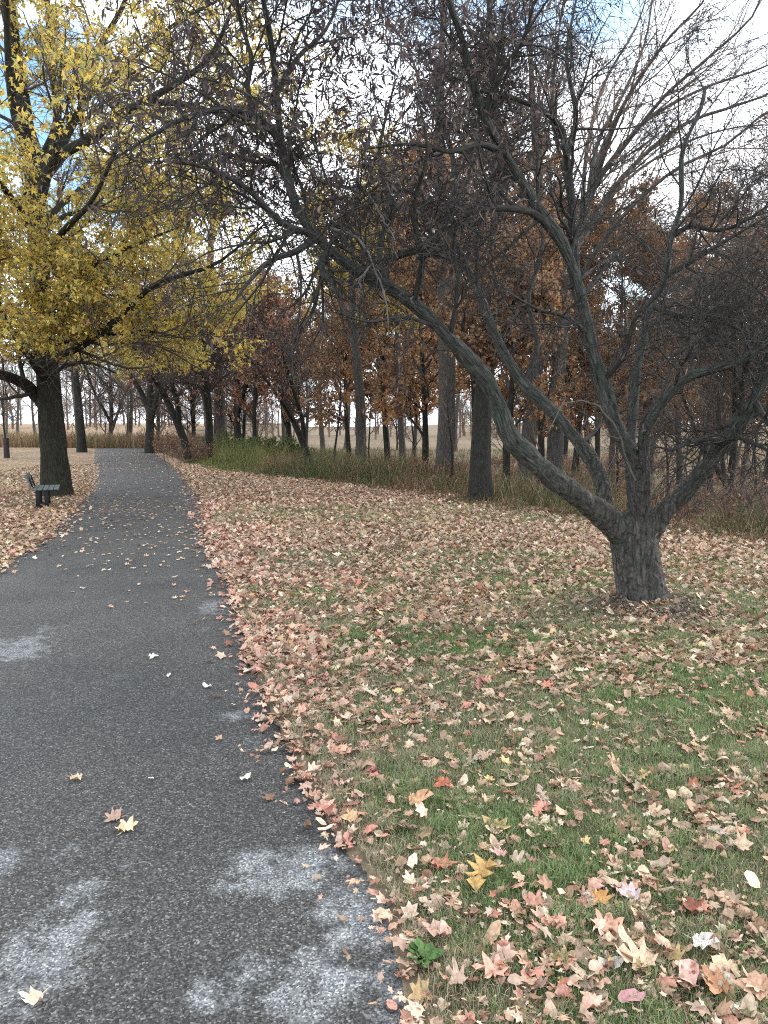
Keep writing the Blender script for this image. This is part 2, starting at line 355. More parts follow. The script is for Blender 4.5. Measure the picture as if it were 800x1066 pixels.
def build_path():
    ys = np.concatenate([np.arange(-3, 9, .06), np.arange(9, 24, .15), np.arange(24, 63, .5)])
    n = 41; s = np.linspace(0, 1, n)
    jl = .035*(fbm(ys*5, ys*0, 51)-.5)*2; jr = .05*(fbm(ys*3, ys*0+7, 52)-.5)*2+.035*(fbm(ys*14, ys*0+7, 53)-.5)*2
    l = path_l(ys)+jl; r = path_r(ys)+jr
    X = l[:, None]+(r-l)[:, None]*s; Y = np.repeat(ys[:, None], n, 1)
    Z = base_h(X, Y)+.012*(1-(2*s-1)**6)-.008+.004*(fbm(X*2, Y*2, 61)-.5)
    V = np.stack([X, Y, Z], -1).reshape(-1, 3)
    i = np.arange(len(ys)*n).reshape(len(ys), n)
    Fq = np.stack([i[:-1, :-1], i[:-1, 1:], i[1:, 1:], i[1:, :-1]], -1).reshape(-1, 4)
    # skirt so the sheet has a broken edge
    lo = V.copy(); lo[:, 2] -= .06
    k = len(V); e1 = i[:, -1]; e0 = i[:, 0]
    V2 = np.vstack([V, lo[e1], lo[e0]])
    a = np.arange(len(ys))
    Fs = np.vstack([np.stack([e1[:-1], k+a[:-1], k+a[1:], e1[1:]], -1), np.stack([e0[1:], k+len(a)+a[1:], k+len(a)+a[:-1], e0[:-1]], -1)])
    def blob(cx, cy, rx, ry, rot=0):
        g = G(cx, cy); x = V2[:, 0]-g[0]; y = V2[:, 1]-g[1]
        c, s_ = math.cos(rot), math.sin(rot)
        return np.exp(-(((x*c+y*s_)/rx)**2+((-x*s_+y*c)/ry)**2)**1.3)*(.75+.5*fbm(V2[:, 0]*6, V2[:, 1]*6, 63))
    w = np.zeros(len(V2))
    for q in [(300, 915, .30, .22, .2, 1.), (385, 960, .22, .30, .2, 1.), (330, 1040, .32, .2, 0, .85), (215, 1045, .12, .10, 0, .8), (420, 1030, .1, .3, 0, .9), (345, 895, .22, .12, .3, .7),
              (45, 1010, .17, .28, -.2, 1.), (65, 900, .10, .10, 0, .8), (75, 950, .08, .2, -.3, .8), (10, 900, .12, .15, 0, .8), (130, 915, .05, .08, 0, .55), (20, 680, .32, .42, .3, .95), (45, 660, .16, .2, 0, .7),
              (222, 636, .20, .32, 0, .95), (232, 622, .12, .12, 0, .6), (243, 752, .16, .09, 0, .85), (270, 772, .12, .08, 0, .6), (280, 795, .1, .06, 0, .5), (125, 709, .1, .07, 0, .55), (215, 660, .15, .1, 0, .5), (270, 865, .1, .08, 0, .45), (5, 960, .05, .1, 0, .4), (260, 780, .08, .05, 0, .5)]:
        w = np.maximum(w, blob(*q[:5])*q[5])
    m, nt, b = mat('worn_asphalt'); L = nt.links
    co = N(nt, 'ShaderNodeTexCoord').outputs['Object']
    at = N(nt, 'ShaderNodeAttribute', attribute_name='wear')
    vo = N(nt, 'ShaderNodeTexVoronoi', i_Scale=175.); L.new(co, vo.inputs['Vector'])
    sv = N(nt, 'ShaderNodeSeparateColor'); L.new(vo.outputs['Color'], sv.inputs[0])
    n1 = N(nt, 'ShaderNodeTexNoise', i_Scale=9., i_Detail=7., i_Roughness=.75); L.new(co, n1.inputs['Vector'])
    n2 = N(nt, 'ShaderNodeTexNoise', i_Scale=1.1, i_Detail=5., i_Roughness=.6); L.new(co, n2.inputs['Vector'])
    n5 = N(nt, 'ShaderNodeTexNoise', i_Scale=300., i_Detail=2.); L.new(co, n5.inputs['Vector'])
    st = ramp(nt, [(0, (.010, .010, .010)), (.35, (.030, .030, .029)), (.65, (.055, .055, .052)), (.92, (.10, .10, .096)), (1, (.22, .218, .208))]); L.new(sv.outputs[0], st.inputs[0])
    dry = ramp(nt, [(0, (.10, .115, .13)), (.4, (.17, .18, .185)), (.8, (.30, .315, .315)), (1, (.48, .49, .48))]); L.new(sv.outputs[0], dry.inputs[0])
    # worn mask = wear attribute broken by noise
    ad = N(nt, 'ShaderNodeMath', operation='MULTIPLY_ADD'); L.new(n1.outputs[0], ad.inputs[0]); ad.inputs[1].default_value = 2.8; ad.inputs[2].default_value = -1.5
    ad2 = N(nt, 'ShaderNodeMath', operation='ADD'); L.new(ad.outputs[0], ad2.inputs[0]); L.new(at.outputs['Fac'], ad2.inputs[1])
    mr = ramp(nt, [(.40, (0, 0, 0)), (.95, (1, 1, 1))]); L.new(ad2.outputs[0], mr.inputs[0])
    ml = N(nt, 'ShaderNodeMath', operation='MULTIPLY'); L.new(mr.outputs[0], ml.inputs[0]); 
    sm = N(nt, 'ShaderNodeMath', operation='MULTIPLY_ADD'); L.new(sv.outputs[1], sm.inputs[0]); sm.inputs[1].default_value = 1.1; sm.inputs[2].default_value = .25; sm.use_clamp = True
    L.new(sm.outputs[0], ml.inputs[1])
    br = ramp(nt, [(.3, (.72, .74, .76)), (.7, (1.25, 1.22, 1.18))]); L.new(n2.outputs[0], br.inputs[0])
    n6 = N(nt, 'ShaderNodeTexNoise', i_Scale=38., i_Detail=4., i_Roughness=.7); L.new(co, n6.inputs['Vector'])
    b6 = ramp(nt, [(.3, (.62, .62, .62)), (.7, (1.4, 1.4, 1.4))]); L.new(n6.outputs[0], b6.inputs[0])
    c = mixc(nt, 1., st.outputs[0], br.outputs[0], 'MULTIPLY'); c = mixc(nt, 1., c, b6.outputs[0], 'MULTIPLY')
    c = mixc(nt, ml.outputs[0], c, dry.outputs[0])
    L.new(c, b.inputs['Base Color']); b.inputs['Roughness'].default_value = .72; b.inputs['Specular IOR Level'].default_value = .4
    hh = N(nt, 'ShaderNodeMath', operation='ADD'); L.new(vo.outputs['Distance'], hh.inputs[0]); L.new(n5.outputs[0], hh.inputs[1])
    bp = N(nt, 'ShaderNodeBump', i_Strength=.55, i_Distance=.004); L.new(hh.outputs[0], bp.inputs['Height']); L.new(bp.outputs[0], b.inputs['Normal'])
    o = mesh_obj('path', V2, [Fq, Fs], m, attrs={'wear': ('FLOAT', w)})
    tag(o, kind='structure')

# ------------------------------------------------------------------ fallen leaves
def leaf_templates(rng):
    outs = []
    def maple(j, fine=True):
        lobes = [(-152, .46), (-122, .42), (-98, .74), (-72, .52), (-47, .95), (-24, .60), (0, 1.05), (24, .60), (47, .95), (72, .52), (98, .74), (122, .42), (152, .46)]
        p = []
        for q, (a, r) in enumerate(lobes):
            a2 = math.radians(a+rng.normal()*4); r2 = r*(1+rng.normal()*.08)
            if fine and q % 2 == 0:
                p += [(a2-.16, r2*.80), (a2, r2), (a2+.16, r2*.80)]
            else: p.append((a2, r2))
        return [(math.sin(a)*r*.5, math.cos(a)*r*.5) for a, r in p]
    def oak(j):
        p = []
        for s in (1, -1):
            side = [(-.5, .03), (-.32, .16), (-.22, .07), (-.08, .27), (.02, .08), (.16, .30), (.25, .10), (.38, .2), (.5, .03)]
            pts = [(s*x*(1+rng.normal()*.1), y) for y, x in side]
            p += pts if s == 1 else pts[::-1][1:-1]
        return p
    def oval(j):
        return [(math.sin(a)*.24*(1+.1*rng.normal()), math.cos(a)*.45) for a in np.linspace(0, 2*PI, 12, endpoint=False)]
    for j in range(15):
        o = maple(j) if j < 5 or 8 < j < 13 else oak(j) if j < 7 else oval(j)
        o = np.array(o); n = len(o)
        c1, c2, c3 = rng.uniform(-1.1, 1.1, 3)*(1.5 if j > 10 else .8)
        mid = o*.5
        pts = np.vstack([[[0, -.02]], mid, o])
        x, y = pts[:, 0], pts[:, 1]; r = np.hypot(x, y)
        z = c1*.7*x*x+c2*.6*y*y+abs(c3)*.55*r*r+.05*np.abs(np.sin(np.arctan2(x, y)*3.5))*r*2+rng.normal(size=len(x))*.012
        z[n+1:] += rng.uniform(-.04, .14, n)
        V = np.stack([x, y, z-z.min()*.6], -1)
        a = np.arange(n); b = (a+1) % n
        tri = np.stack([np.zeros(n, int), 1+a, 1+b], -1); quad = np.stack([1+a, 1+n+a, 1+n+b, 1+b], -1)
        st = None
        # stalk: thin triangle strip
        ns = len(V)
        sv = np.array([[-.012, -.05, .0], [.012, -.05, .0], [.03, -.33, .03+.05*c1], [.05, -.52, .06]])
        if j < 7 or j == 9 or j == 11: V = np.vstack([V, sv]); tri = np.vstack([tri, [[ns, ns+1, ns+2], [ns, ns+2, ns+3]]])
        outs.append((V, tri, quad))
    return outs
def simple_templates(rng):
    outs = []
    for j in range(5):
        n = 10; a = np.arange(n)*2*PI/n
        r = np.where(np.arange(n) % 2 == 0, .5, .30)*(1+rng.normal(size=n)*.15)
        x = np.sin(a)*r; y = np.cos(a)*r
        z = rng.uniform(-.5, .5)*x*x+rng.uniform(-.5, .5)*y*y+rng.uniform(0, .12, n)
        V = np.vstack([[[0, 0, 0]], np.stack([x, y, z], -1)])
        i = np.arange(n)
        outs.append((V, np.stack([np.zeros(n, int), 1+i, 1+(i+1) % n], -1), np.zeros((0, 4), int)))
    return outs
PAL = np.array([(.56, .40, .29), (.50, .34, .25), (.44, .29, .20), (.62, .48, .36), (.40, .25, .17), (.55, .36, .25), (.30, .17, .11), (.70, .60, .47), (.46, .18, .11), (.60, .42, .20), (.52, .25, .20), (.20, .11, .07)])
PALW = np.array([.17, .15, .13, .13, .08, .10, .06, .07, .03, .03, .03, .02])
PINK = np.array([(.62, .42, .34), (.60, .34, .27), (.66, .48, .38), (.55, .24, .19), (.62, .32, .24), (.68, .52, .42)])
def place(rng, temps, X, Y, Z, size, col, tilt):
    Vs = []; Ts = []; Qs = []; Cs = []; n0 = 0
    which = rng.integers(0, len(temps), len(X))
    for k, (V, T, Q) in enumerate(temps):
        s = which == k; n = s.sum()
        if not n: continue
        ang = rng.uniform(0, 2*PI, n); c, si = np.cos(ang), np.sin(ang)
        tx, ty = rng.normal(size=n)*tilt, rng.normal(size=n)*tilt
        flip = np.where(rng.random(n) < .3, -1, 1)
        v = V[None]*size[s][:, None, None]
        vz = v[..., 2]*flip[:, None]*rng.uniform(.35, 1.25, n)[:, None]
        x = v[..., 0]*c[:, None]-v[..., 1]*si[:, None]; y = v[..., 0]*si[:, None]+v[..., 1]*c[:, None]
        z = vz+x*tx[:, None]+y*ty[:, None]
        z = z-z.min(1, keepdims=True)*.75
        W = np.stack([x+X[s][:, None], y+Y[s][:, None], z+Z[s][:, None]], -1)
        nv = V.shape[0]; off = n0+np.arange(n)[:, None, None]*nv
        Vs.append(W.reshape(-1, 3)); Ts.append((T[None]+off).reshape(-1, 3)); Qs.append((Q[None]+off).reshape(-1, 4))
        Cs.append(np.repeat(col[s], nv, 0)); n0 += n*nv
    V = np.vstack(Vs); c = np.vstack(Cs)
    return V, np.vstack(Ts), np.vstack(Qs), np.hstack([c, np.ones((len(c), 1))])
def leaf_cols(rng, x, y):
    c = PAL[rng.choice(len(PAL), len(x), p=PALW/PALW.sum())]
    e = x-path_r(y)
    pk = (rng.random(len(x)) < .6*np.exp(-(np.clip(e, 0, 9)/.9)**2)) & (e > -.3) & (y < 16)
    c = np.where(pk[:, None], PINK[rng.integers(0, len(PINK), len(x))], c)
    c = c*.9+.1*c.mean(1, keepdims=True)
    c = c*np.array([[1.02, 1.02, .96]])
    return c*(.58+.78*rng.random((len(x), 1)))
def build_litter():
    rng = np.random.default_rng(5)
    T = leaf_templates(rng); S = simple_templates(rng)
    def sample(n, x0, x1, y0, y1, power=1.0):
        x = rng.uniform(x0, x1, n); y = y0+(y1-y0)*rng.random(n)**power
        ins = np.minimum(x-path_l(y), path_r(y)-x)
        p = carpet(x, y)*np.where(ins > 0, .7*np.exp(-ins/.07), 1)
        p = p*(.45+.9*sstep(.35, .65, fbm(x*6, y*6, 71, 2)))
        keep = rng.random(n) < p
        # stay roughly inside what a camera near here could see
        keep &= np.abs(x) < 1.8+y*.72
        return x[keep], y[keep]
    bits = []
    x, y = sample(52000, -1, 6, 1.2, 6.5); s = .02+.072*rng.random(len(x))**1.5
    bits.append(('near', x, y, s, T, .28, .022))
    x, y = sample(140000, -3, 8, 4.8, 12); s = .025+.052*rng.random(len(x))**1.3
    bits.append(('mid', x, y, s, S, .38, .02))
    x, y = sample(190000, -13, 8, 9.5, 30, 1.25); s = rng.uniform(.045, .085, len(x))
    bits.append(('far', x, y, s, S[:2], .38, .01))
    x, y = sample(50000, -14, -3.8, 6.5, 14); s = rng.uniform(.04, .08, len(x))
    bits.append(('left', x, y, s, S, .35, .015))
    x, y = sample(70000, -1, 7, 1.2, 7.5); s = .007+.016*rng.random(len(x))**2
    bits.append(('crumbs', x, y, s, S, .5, .03))
    a_ = rng.uniform(0, 2*PI, 2600); r_ = .2+.5*rng.random(2600)**1.4; x = 2.3+r_*np.cos(a_)*1.1; y = 6.5+r_*np.sin(a_)
    bits.append(('chips', x, y, rng.uniform(.008, .035, 2600), S, .5, .02))
    Vs = []; Ts = []; Qs = []; Cs = []; n0 = 0
    for nm, x, y, s, tm, tilt, lift in bits:
        z = height(x, y)+lift*rng.uniform(.1, 1.2, len(x))*(x > path_r(y)+.08)
        z = np.where(on_path(x, y, -.05), base_h(x, y)+.01, z)
        lc = leaf_cols(rng, x, y)
        if nm == 'chips': lc = np.array([[.20, .165, .135]])*rng.uniform(.4, 1.6, (len(x), 1))
        V, t, q, c = place(rng, tm, x, y, z, s, lc, tilt)
        Vs.append(V); Ts.append(t+n0); Qs.append(q+n0); Cs.append(c); n0 += len(V)
    o = mesh_obj('fallen_leaves', np.vstack(Vs), [np.vstack(Ts), np.vstack(Qs)], M_GROUNDLEAF, attrs={'col': ('FLOAT_COLOR', np.vstack(Cs))}, smooth=False)
    tag(o, 'carpet of dry tan and pinkish fallen leaves over the grass', 'fallen leaves', kind='stuff')
    # leaves one can point at
    def single(px, py, size, col, ti, label, cat='leaf', group=None, ang=None, lift=0., squash=1., name='fallen_leaf'):
        g = G(px, py)
        V, t, q = T[ti]; V = V*size; a = rng.uniform(0, 2*PI) if ang is None else ang
        R = np.array([[math.cos(a), -math.sin(a)], [math.sin(a), math.cos(a)]])
        W = V.copy(); W[:, :2] = V[:, :2] @ R.T; W[:, 2] *= squash
        W[:, 2] += .12*W[:, 1]*rng.uniform(0, 1.6)
        W[:, 2] -= W[:, 2].min()-.002
        zz = (float(base_h(g[0], g[1]))+.008) if on_path(g[0], g[1]) else float(height(g[0], g[1]))+.02+lift
        c = np.tile(np.array([*col, 1.]), (len(W), 1))
        o = mesh_obj(name, W, [t, q], M_GROUNDLEAF, attrs={'col': ('FLOAT_COLOR', c)}, smooth=False)
        o.location = (g[0], g[1], zz); tag(o, label, cat, group)
        return o
    tan = (.66, .50, .34); pale = (.80, .74, .66); pink = (.66, .42, .36); red = (.42, .16, .12); gold = (.58, .38, .15); rust = (.42, .19, .10); sal = (.68, .40, .28); lil = (.62, .52, .52)
    for a in [(82, 820, .10, (.72, .56, .38), 0, 'pale tan maple leaf alone on the asphalt, left of the path centre'),
              (122, 862, .10, (.48, .33, .26), 1, 'brown maple leaf on the asphalt just behind a pale yellow one'),
              (131, 875, .115, (.80, .64, .42), 2, 'pale yellow maple leaf on the asphalt in front of a brown one'),
              (39, 1055, .095, (.82, .62, .48), 3, 'peach coloured leaf on the pale worn asphalt at the bottom of the photo'),
              (161, 691, .10, (.85, .84, .78), 4, 'whitish maple leaf on the middle of the dark path'),
              (176, 710, .05, (.74, .72, .66), 7, 'tiny white leaf on the path just right of a larger whitish maple leaf'),
              (216, 723, .075, (.85, .84, .78), 8, 'small white oval leaf on the path, near its right half'),
              (256, 820, .065, (.74, .72, .62), 8, 'small curled greenish white leaf on asphalt above the pale worn patch'),
              (158, 820, .03, (.85, .84, .78), 7, 'tiny pale speck of a leaf between the tan leaf and the curled one'),
              (500, 920, .20, gold, 5, 'large golden oak leaf arched over pinkish leaves near the path edge'),
              (517, 867, .13, (.68, .50, .26), 6, 'golden tan oak leaf lying flat on dark green grass'),
              (727, 992, .10, (.78, .75, .70), 0, 'whitish maple leaf lying underside up with a tall stalk in green grass'),
              (645, 932, .11, pink, 1, 'pink maple leaf beside a pale lilac leaf in the grass'),
              (659, 945, .10, lil, 3, 'pale lilac grey leaf right of a pink maple leaf'),
              (622, 944, .10, (.60, .32, .12), 2, 'orange leaf left of a pink maple leaf in the grass'),
              (630, 976, .13, sal, 4, 'salmon tan maple leaf below the orange leaf'),
              (720, 951, .13, (.26, .09, .06), 1, 'dark red brown curled maple leaf standing out in the grass'),
              (636, 1015, .09, (.60, .56, .50), 8, 'bent pale grey leaf arching over a dark gap in the grass'),
              (670, 1016, .14, (.72, .54, .38), 0, 'tan star shaped maple leaf between the bent grey leaf and the pink fold'),
              (717, 1022, .12, (.70, .42, .36), 7, 'folded salmon pink leaf with dark edge below the whitish leaf'),
              (757, 1018, .125, (.66, .52, .34), 2, 'cream yellow maple leaf partly over a curled brown leaf'),
              (750, 1040, .12, (.50, .26, .14), 3, 'curled brown leaf under the cream yellow maple leaf'),
              (657, 1047, .09, (.50, .27, .28), 7, 'magenta pink leaf near the bottom edge in grass'),
              (790, 1045, .13, (.58, .37, .25), 4, 'large orange tan maple leaf at the bottom right corner'),
              (735, 888, .14, (.62, .38, .30), 0, 'pinkish brown maple leaf below the small curled grey leaf'),
              (771, 873, .09, (.66, .38, .26), 1, 'peach red leaf above the white oval leaf'),
              (769, 887, .07, (.86, .82, .74), 8, 'small white oval leaf in the grass below a peach leaf'),
              (746, 874, .08, (.52, .42, .38), 7, 'small curled grey brown leaf beside the peach red leaf'),
              (679, 927, .10, sal, 2, 'salmon star shaped leaf alone on dry grass right of the pink leaf'),
              (390, 810, .07, (.55, .12, .13), 3, 'bright red small leaf among the tan leaves by the path'),
              (464, 824, .12, (.48, .17, .10), 4, 'rust red maple leaf on the green grass behind tan leaves'),
              (432, 840, .14, (.70, .42, .25), 0, 'tan orange maple leaf in the pile left of the rust red leaf'),
              (459, 908, .13, (.50, .23, .15), 1, 'rust brown maple leaf left of the golden arched oak leaf'),
              (515, 1022, .13, (.74, .44, .34), 2, 'salmon maple leaf lying flat in dry grass near the path corner'),
              (521, 896, .09, (.68, .42, .38), 3, 'pink leaf just above the golden arched oak leaf'),
              (429, 906, .08, (.74, .68, .52), 8, 'cream leaf beside the path left of the rust brown maple leaf'),
              (367, 860, .10, (.70, .45, .26), 4, 'orange tan leaf on bare soil at the asphalt edge'),
              (455, 975, .13, (.62, .42, .34), 0, 'big pinkish tan maple leaf on top of the pile beside the asphalt')]:
        single(*a)
    g = 'fallen leaves scattered on the middle of the path'; got = 0
    while got < 190:
        px = rng.uniform(60, 235); py = 490+150*rng.random()**1.3
        if rng.random() > (.3 if py > 600 else 1): continue
        w = G(px, py)
        if not on_path(w[0], w[1], .1): continue
        got += 1
        sz = rng.uniform(.04, .085)
        single(px, py, sz, tuple(np.array([(.72, .58, .42), (.60, .42, .28), (.80, .74, .62), (.55, .36, .25)][rng.integers(4)])), rng.integers(0, 9), 'small pale leaf, one of many scattered on the path beyond the worn patches', 'leaf', g)
    # leaf flecks packed on the path farther off
    n = 9000
    y = rng.uniform(9.2, 45, n); u = rng.random(n); x = path_l(y)+(path_r(y)-path_l(y))*u
    den = .16+.5*np.exp(-((y-14.3)/2.2)**2)*sstep(.35, .6, fbm(x*1.5, y*.6, 81))+.9*np.exp(-(np.minimum(u, 1-u)/.06)**2)+.25*sstep(22, 32, y)
    kp = rng.random(n) < den; x, y = x[kp], y[kp]
    V, t, q, c = place(rng, S, x, y, base_h(x, y)+.008, rng.uniform(.03, .07, len(x)), leaf_cols(rng, x, y), .12)
    tag(mesh_obj('leaf_litter', V, [t, q] if len(q) else [t], M_GROUNDLEAF, attrs={'col': ('FLOAT_COLOR', c)}, smooth=False), 'thin drift of tan leaves over the far part of the asphalt path', 'leaf litter', kind='stuff')

# ------------------------------------------------------------------ grass
def blades(rng, x, y, z, hgt, wid, col, lean=.5):
    n = len(x); a = rng.uniform(0, 2*PI, n); b = rng.uniform(0, 2*PI, n)
    d = np.stack([np.cos(a), np.sin(a), np.zeros(n)], -1); w = np.stack([np.cos(b), np.sin(b), np.zeros(n)], -1)*wid[:, None]*.5
    p = np.stack([x, y, z], -1); ln = (rng.uniform(.1, 1, n)*lean)[:, None]; h = hgt[:, None]; up = np.array([[0, 0, 1.]])
    m = p+up*h*.55+d*h*ln*.3; t = p+up*h*(1-.35*ln)+d*h*ln
    V = np.stack([p-w, p+w, m+w*.75, m-w*.75, t], 1).reshape(-1, 3)
    i = np.arange(n)[:, None]*5
    c = np.repeat(np.hstack([col, np.ones((n, 1))]), 5, 0)
    return V, i+np.array([[0, 1, 2, 3]]), i+np.array([[3, 2, 4]]), c
def grass_obj(name, parts, label, cat):
    Vs = []; Q = []; T = []; Cc = []; n0 = 0
    for V, q, t, c in parts:
        Vs.append(V); Q.append(q+n0); T.append(t+n0); Cc.append(c); n0 += len(V)
    tag(mesh_obj(name, np.vstack(Vs), [np.vstack(Q), np.vstack(T)], M_GRASS, attrs={'col': ('FLOAT_COLOR', np.vstack(Cc))}), label, cat, kind='stuff')
def build_grass():
    rng = np.random.default_rng(8)
    parts = []
    for n, x0, x1, y0, y1, hh, ww in [(330000, -.3, 3.6, 1.3, 3.6, (.025, .06), .0030), (260000, -.8, 5.5, 3.5, 6.0, (.028, .06), .0036), (240000, -2, 8, 5.8, 9.5, (.03, .06), .0048), (90000, -3, 8.5, 9.2, 15, (.03, .07), .007), (50000, -16, -4, 7, 30, (.03, .06), .009)]:
        x = rng.uniform(x0, x1, n); y = rng.uniform(y0, y1, n)
        cl = fbm(x*9, y*9, 91, 2); big = fbm(x*1.1, y*1.1, 92)
        dr = np.abs(x-path_r(y))
        k = (~on_path(x, y, -.02)) & (np.abs(x) < 1.6+y*.72) & (rng.random(n) < .25+1.1*cl) & (rng.random(n) < .65+sstep(.02, .2, dr)) & (edge_d(x, y) < .6)
        r = np.hypot(x-2.3, y-6.45); k &= rng.random(n) < sstep(.25, .9, r)+.12
        x, y, cl, big, dr = x[k], y[k], cl[k], big[k], dr[k]
        dryp = np.clip(.32+.9*(big-.5)*1.6+.6*np.exp(-(dr/.25)**2)+.25*sstep(6.5, 10, y), .08, .9)
        dry = rng.random(len(x)) < dryp
        gcol = np.array([.15, .245, .10])*rng.uniform(.4, 1.6, (len(x), 1))*np.array([1, 1, 1])
        gcol = gcol+np.array([.05, .03, .0])*rng.random((len(x), 1))
        dcol = np.array([.42, .37, .25])*rng.uniform(.5, 1.15, (len(x), 1))
        col = np.where(dry[:, None], dcol, gcol)
        h = rng.uniform(*hh, len(x))*(.6+.8*cl)
        parts.append(blades(rng, x, y, height(x, y)-.004, h, np.full(len(x), ww)*rng.uniform(.6, 1.3, len(x)), col, .9))
    grass_obj('grass', parts, 'short mixed green and dry grass showing between the leaves', 'grass')
    # rank growth along the bank
    parts = []
    n = 190000
    y = 9+rng.random(n)**1.2*46; d = rng.random(n)**1.5*9-.15
    x = np.interp(y, EDGE[:, 0], EDGE[:, 1])+d/.72
    cl = fbm(x*.9, y*.9, 101, 3); gr = fbm(x*.35, y*.35, 103, 2)
    k = (rng.random(n) < sstep(.3, .6, cl)*.9+.1) & (np.abs(x) < 3+y*.6)
    x, y, d, cl, gr = x[k], y[k], d[k], cl[k], gr[k]
    # green patch lies left of the middle
    gp = np.clip(np.exp(-((x+4.5)/5.)**2-((y-33)/8)**2)*1.2, 0, 1)
    isg = rng.random(len(x)) < .12+.45*(gr > .5)+.6*gp
    brown = np.array([(.24, .16, .10), (.28, .19, .12), (.18, .10, .065), (.26, .13, .08), (.36, .27, .18)])[rng.integers(0, 5, len(x))]
    green = np.array([(.10, .13, .055), (.075, .11, .04), (.14, .17, .07)])[rng.integers(0, 3, len(x))]
    green = np.where(gp[:, None] > .35, 1.35*green*np.array([1.2, 1.0, .85]), green)
    col = np.where(isg[:, None], green, brown)*rng.uniform(.7, 1.2, (len(x), 1))
    h = (.08+.8*rng.random(len(x))**2.2)*sstep(-.3, 1.3, d)*(.25+1.5*sstep(.3, .7, cl))*np.where(y > 17, 1.1, .8)+.04
    parts.append(blades(rng, x, y, height(x, y)-.01, h, rng.uniform(.006, .016, len(x))*(.6+y*.03), col, 1.25))
    n = 110000
    y = 9+rng.random(n)**1.2*46; d = rng.random(n)**1.3*9-.1; x = np.interp(y, EDGE[:, 0], EDGE[:, 1])+d/.72
    cl = fbm(x*.9+3, y*.9, 107, 3); k = (rng.random(n) < sstep(.35, .62, cl)) & (np.abs(x) < 3+y*.6); x, y, cl, d = x[k], y[k], cl[k], d[k]
    z = height(x, y)+rng.random(len(x))**1.6*.55*(.3+cl)*sstep(-.2, 1.2, d)
    V, Fq = leaf_quads(rng, np.stack([x, y, z], -1), (.025, .085), .5, .2)
    gp = np.clip(np.exp(-((x+4.5)/5.)**2-((y-33)/8)**2)*1.2, 0, 1); isg = rng.random(len(x)) < .15+.65*gp
    col = np.where(isg[:, None], np.array([(.13, .16, .06), (.09, .12, .045)])[rng.integers(0, 2, len(x))], np.array([(.24, .15, .09), (.30, .20, .13), (.17, .10, .065), (.28, .13, .08)])[rng.integers(0, 4, len(x))])
    parts.append((V, Fq, np.zeros((0, 3), int), np.repeat(np.hstack([col, np.ones((len(col), 1))]), 4, 0)))
    # brown field beyond, coarse tufts
    n = 60000
    x = rng.uniform(-30, 45, n); y = rng.uniform(18, 80, n); d = edge_d(x, y)
    k = (d > 6) & (rng.random(n) < .15+.8*fbm(x*.25, y*.25, 111)) & (np.abs(x) < 4+y*.6)
    x, y = x[k], y[k]
    col = np.where((rng.random(len(x)) < .15+.5*(fbm(x*.1, y*.1, 112) > .53))[:, None], np.array([[.11, .14, .05]]), np.array([[.19, .12, .07]]))*rng.uniform(.6, 1.25, (len(x), 1))
    parts.append(blades(rng, x, y, height(x, y)-.01, rng.uniform(.1, .5, len(x)), rng.uniform(.02, .05, len(x)), col, .8))
    # band behind the crest of the path
    n = 16000
    x = rng.uniform(-34, -12, n); y = rng.uniform(50, 62, n)
    k = (rng.random(n) < .3+fbm(x*.5, y*.5, 121)) 
    x, y = x[k], y[k]
    col = np.array([(.24, .13, .08), (.28, .19, .12), (.14, .15, .06)])[rng.integers(0, 3, len(x))]*rng.uniform(.7, 1.2, (len(x), 1))
    parts.append(blades(rng, x, y, height(x, y)-.01, rng.uniform(.4, 1.5, len(x)), rng.uniform(.03, .06, len(x)), col, .5))
    grass_obj('undergrowth', parts, 'rank brown and olive weeds along the bank and the swale below it', 'undergrowth')

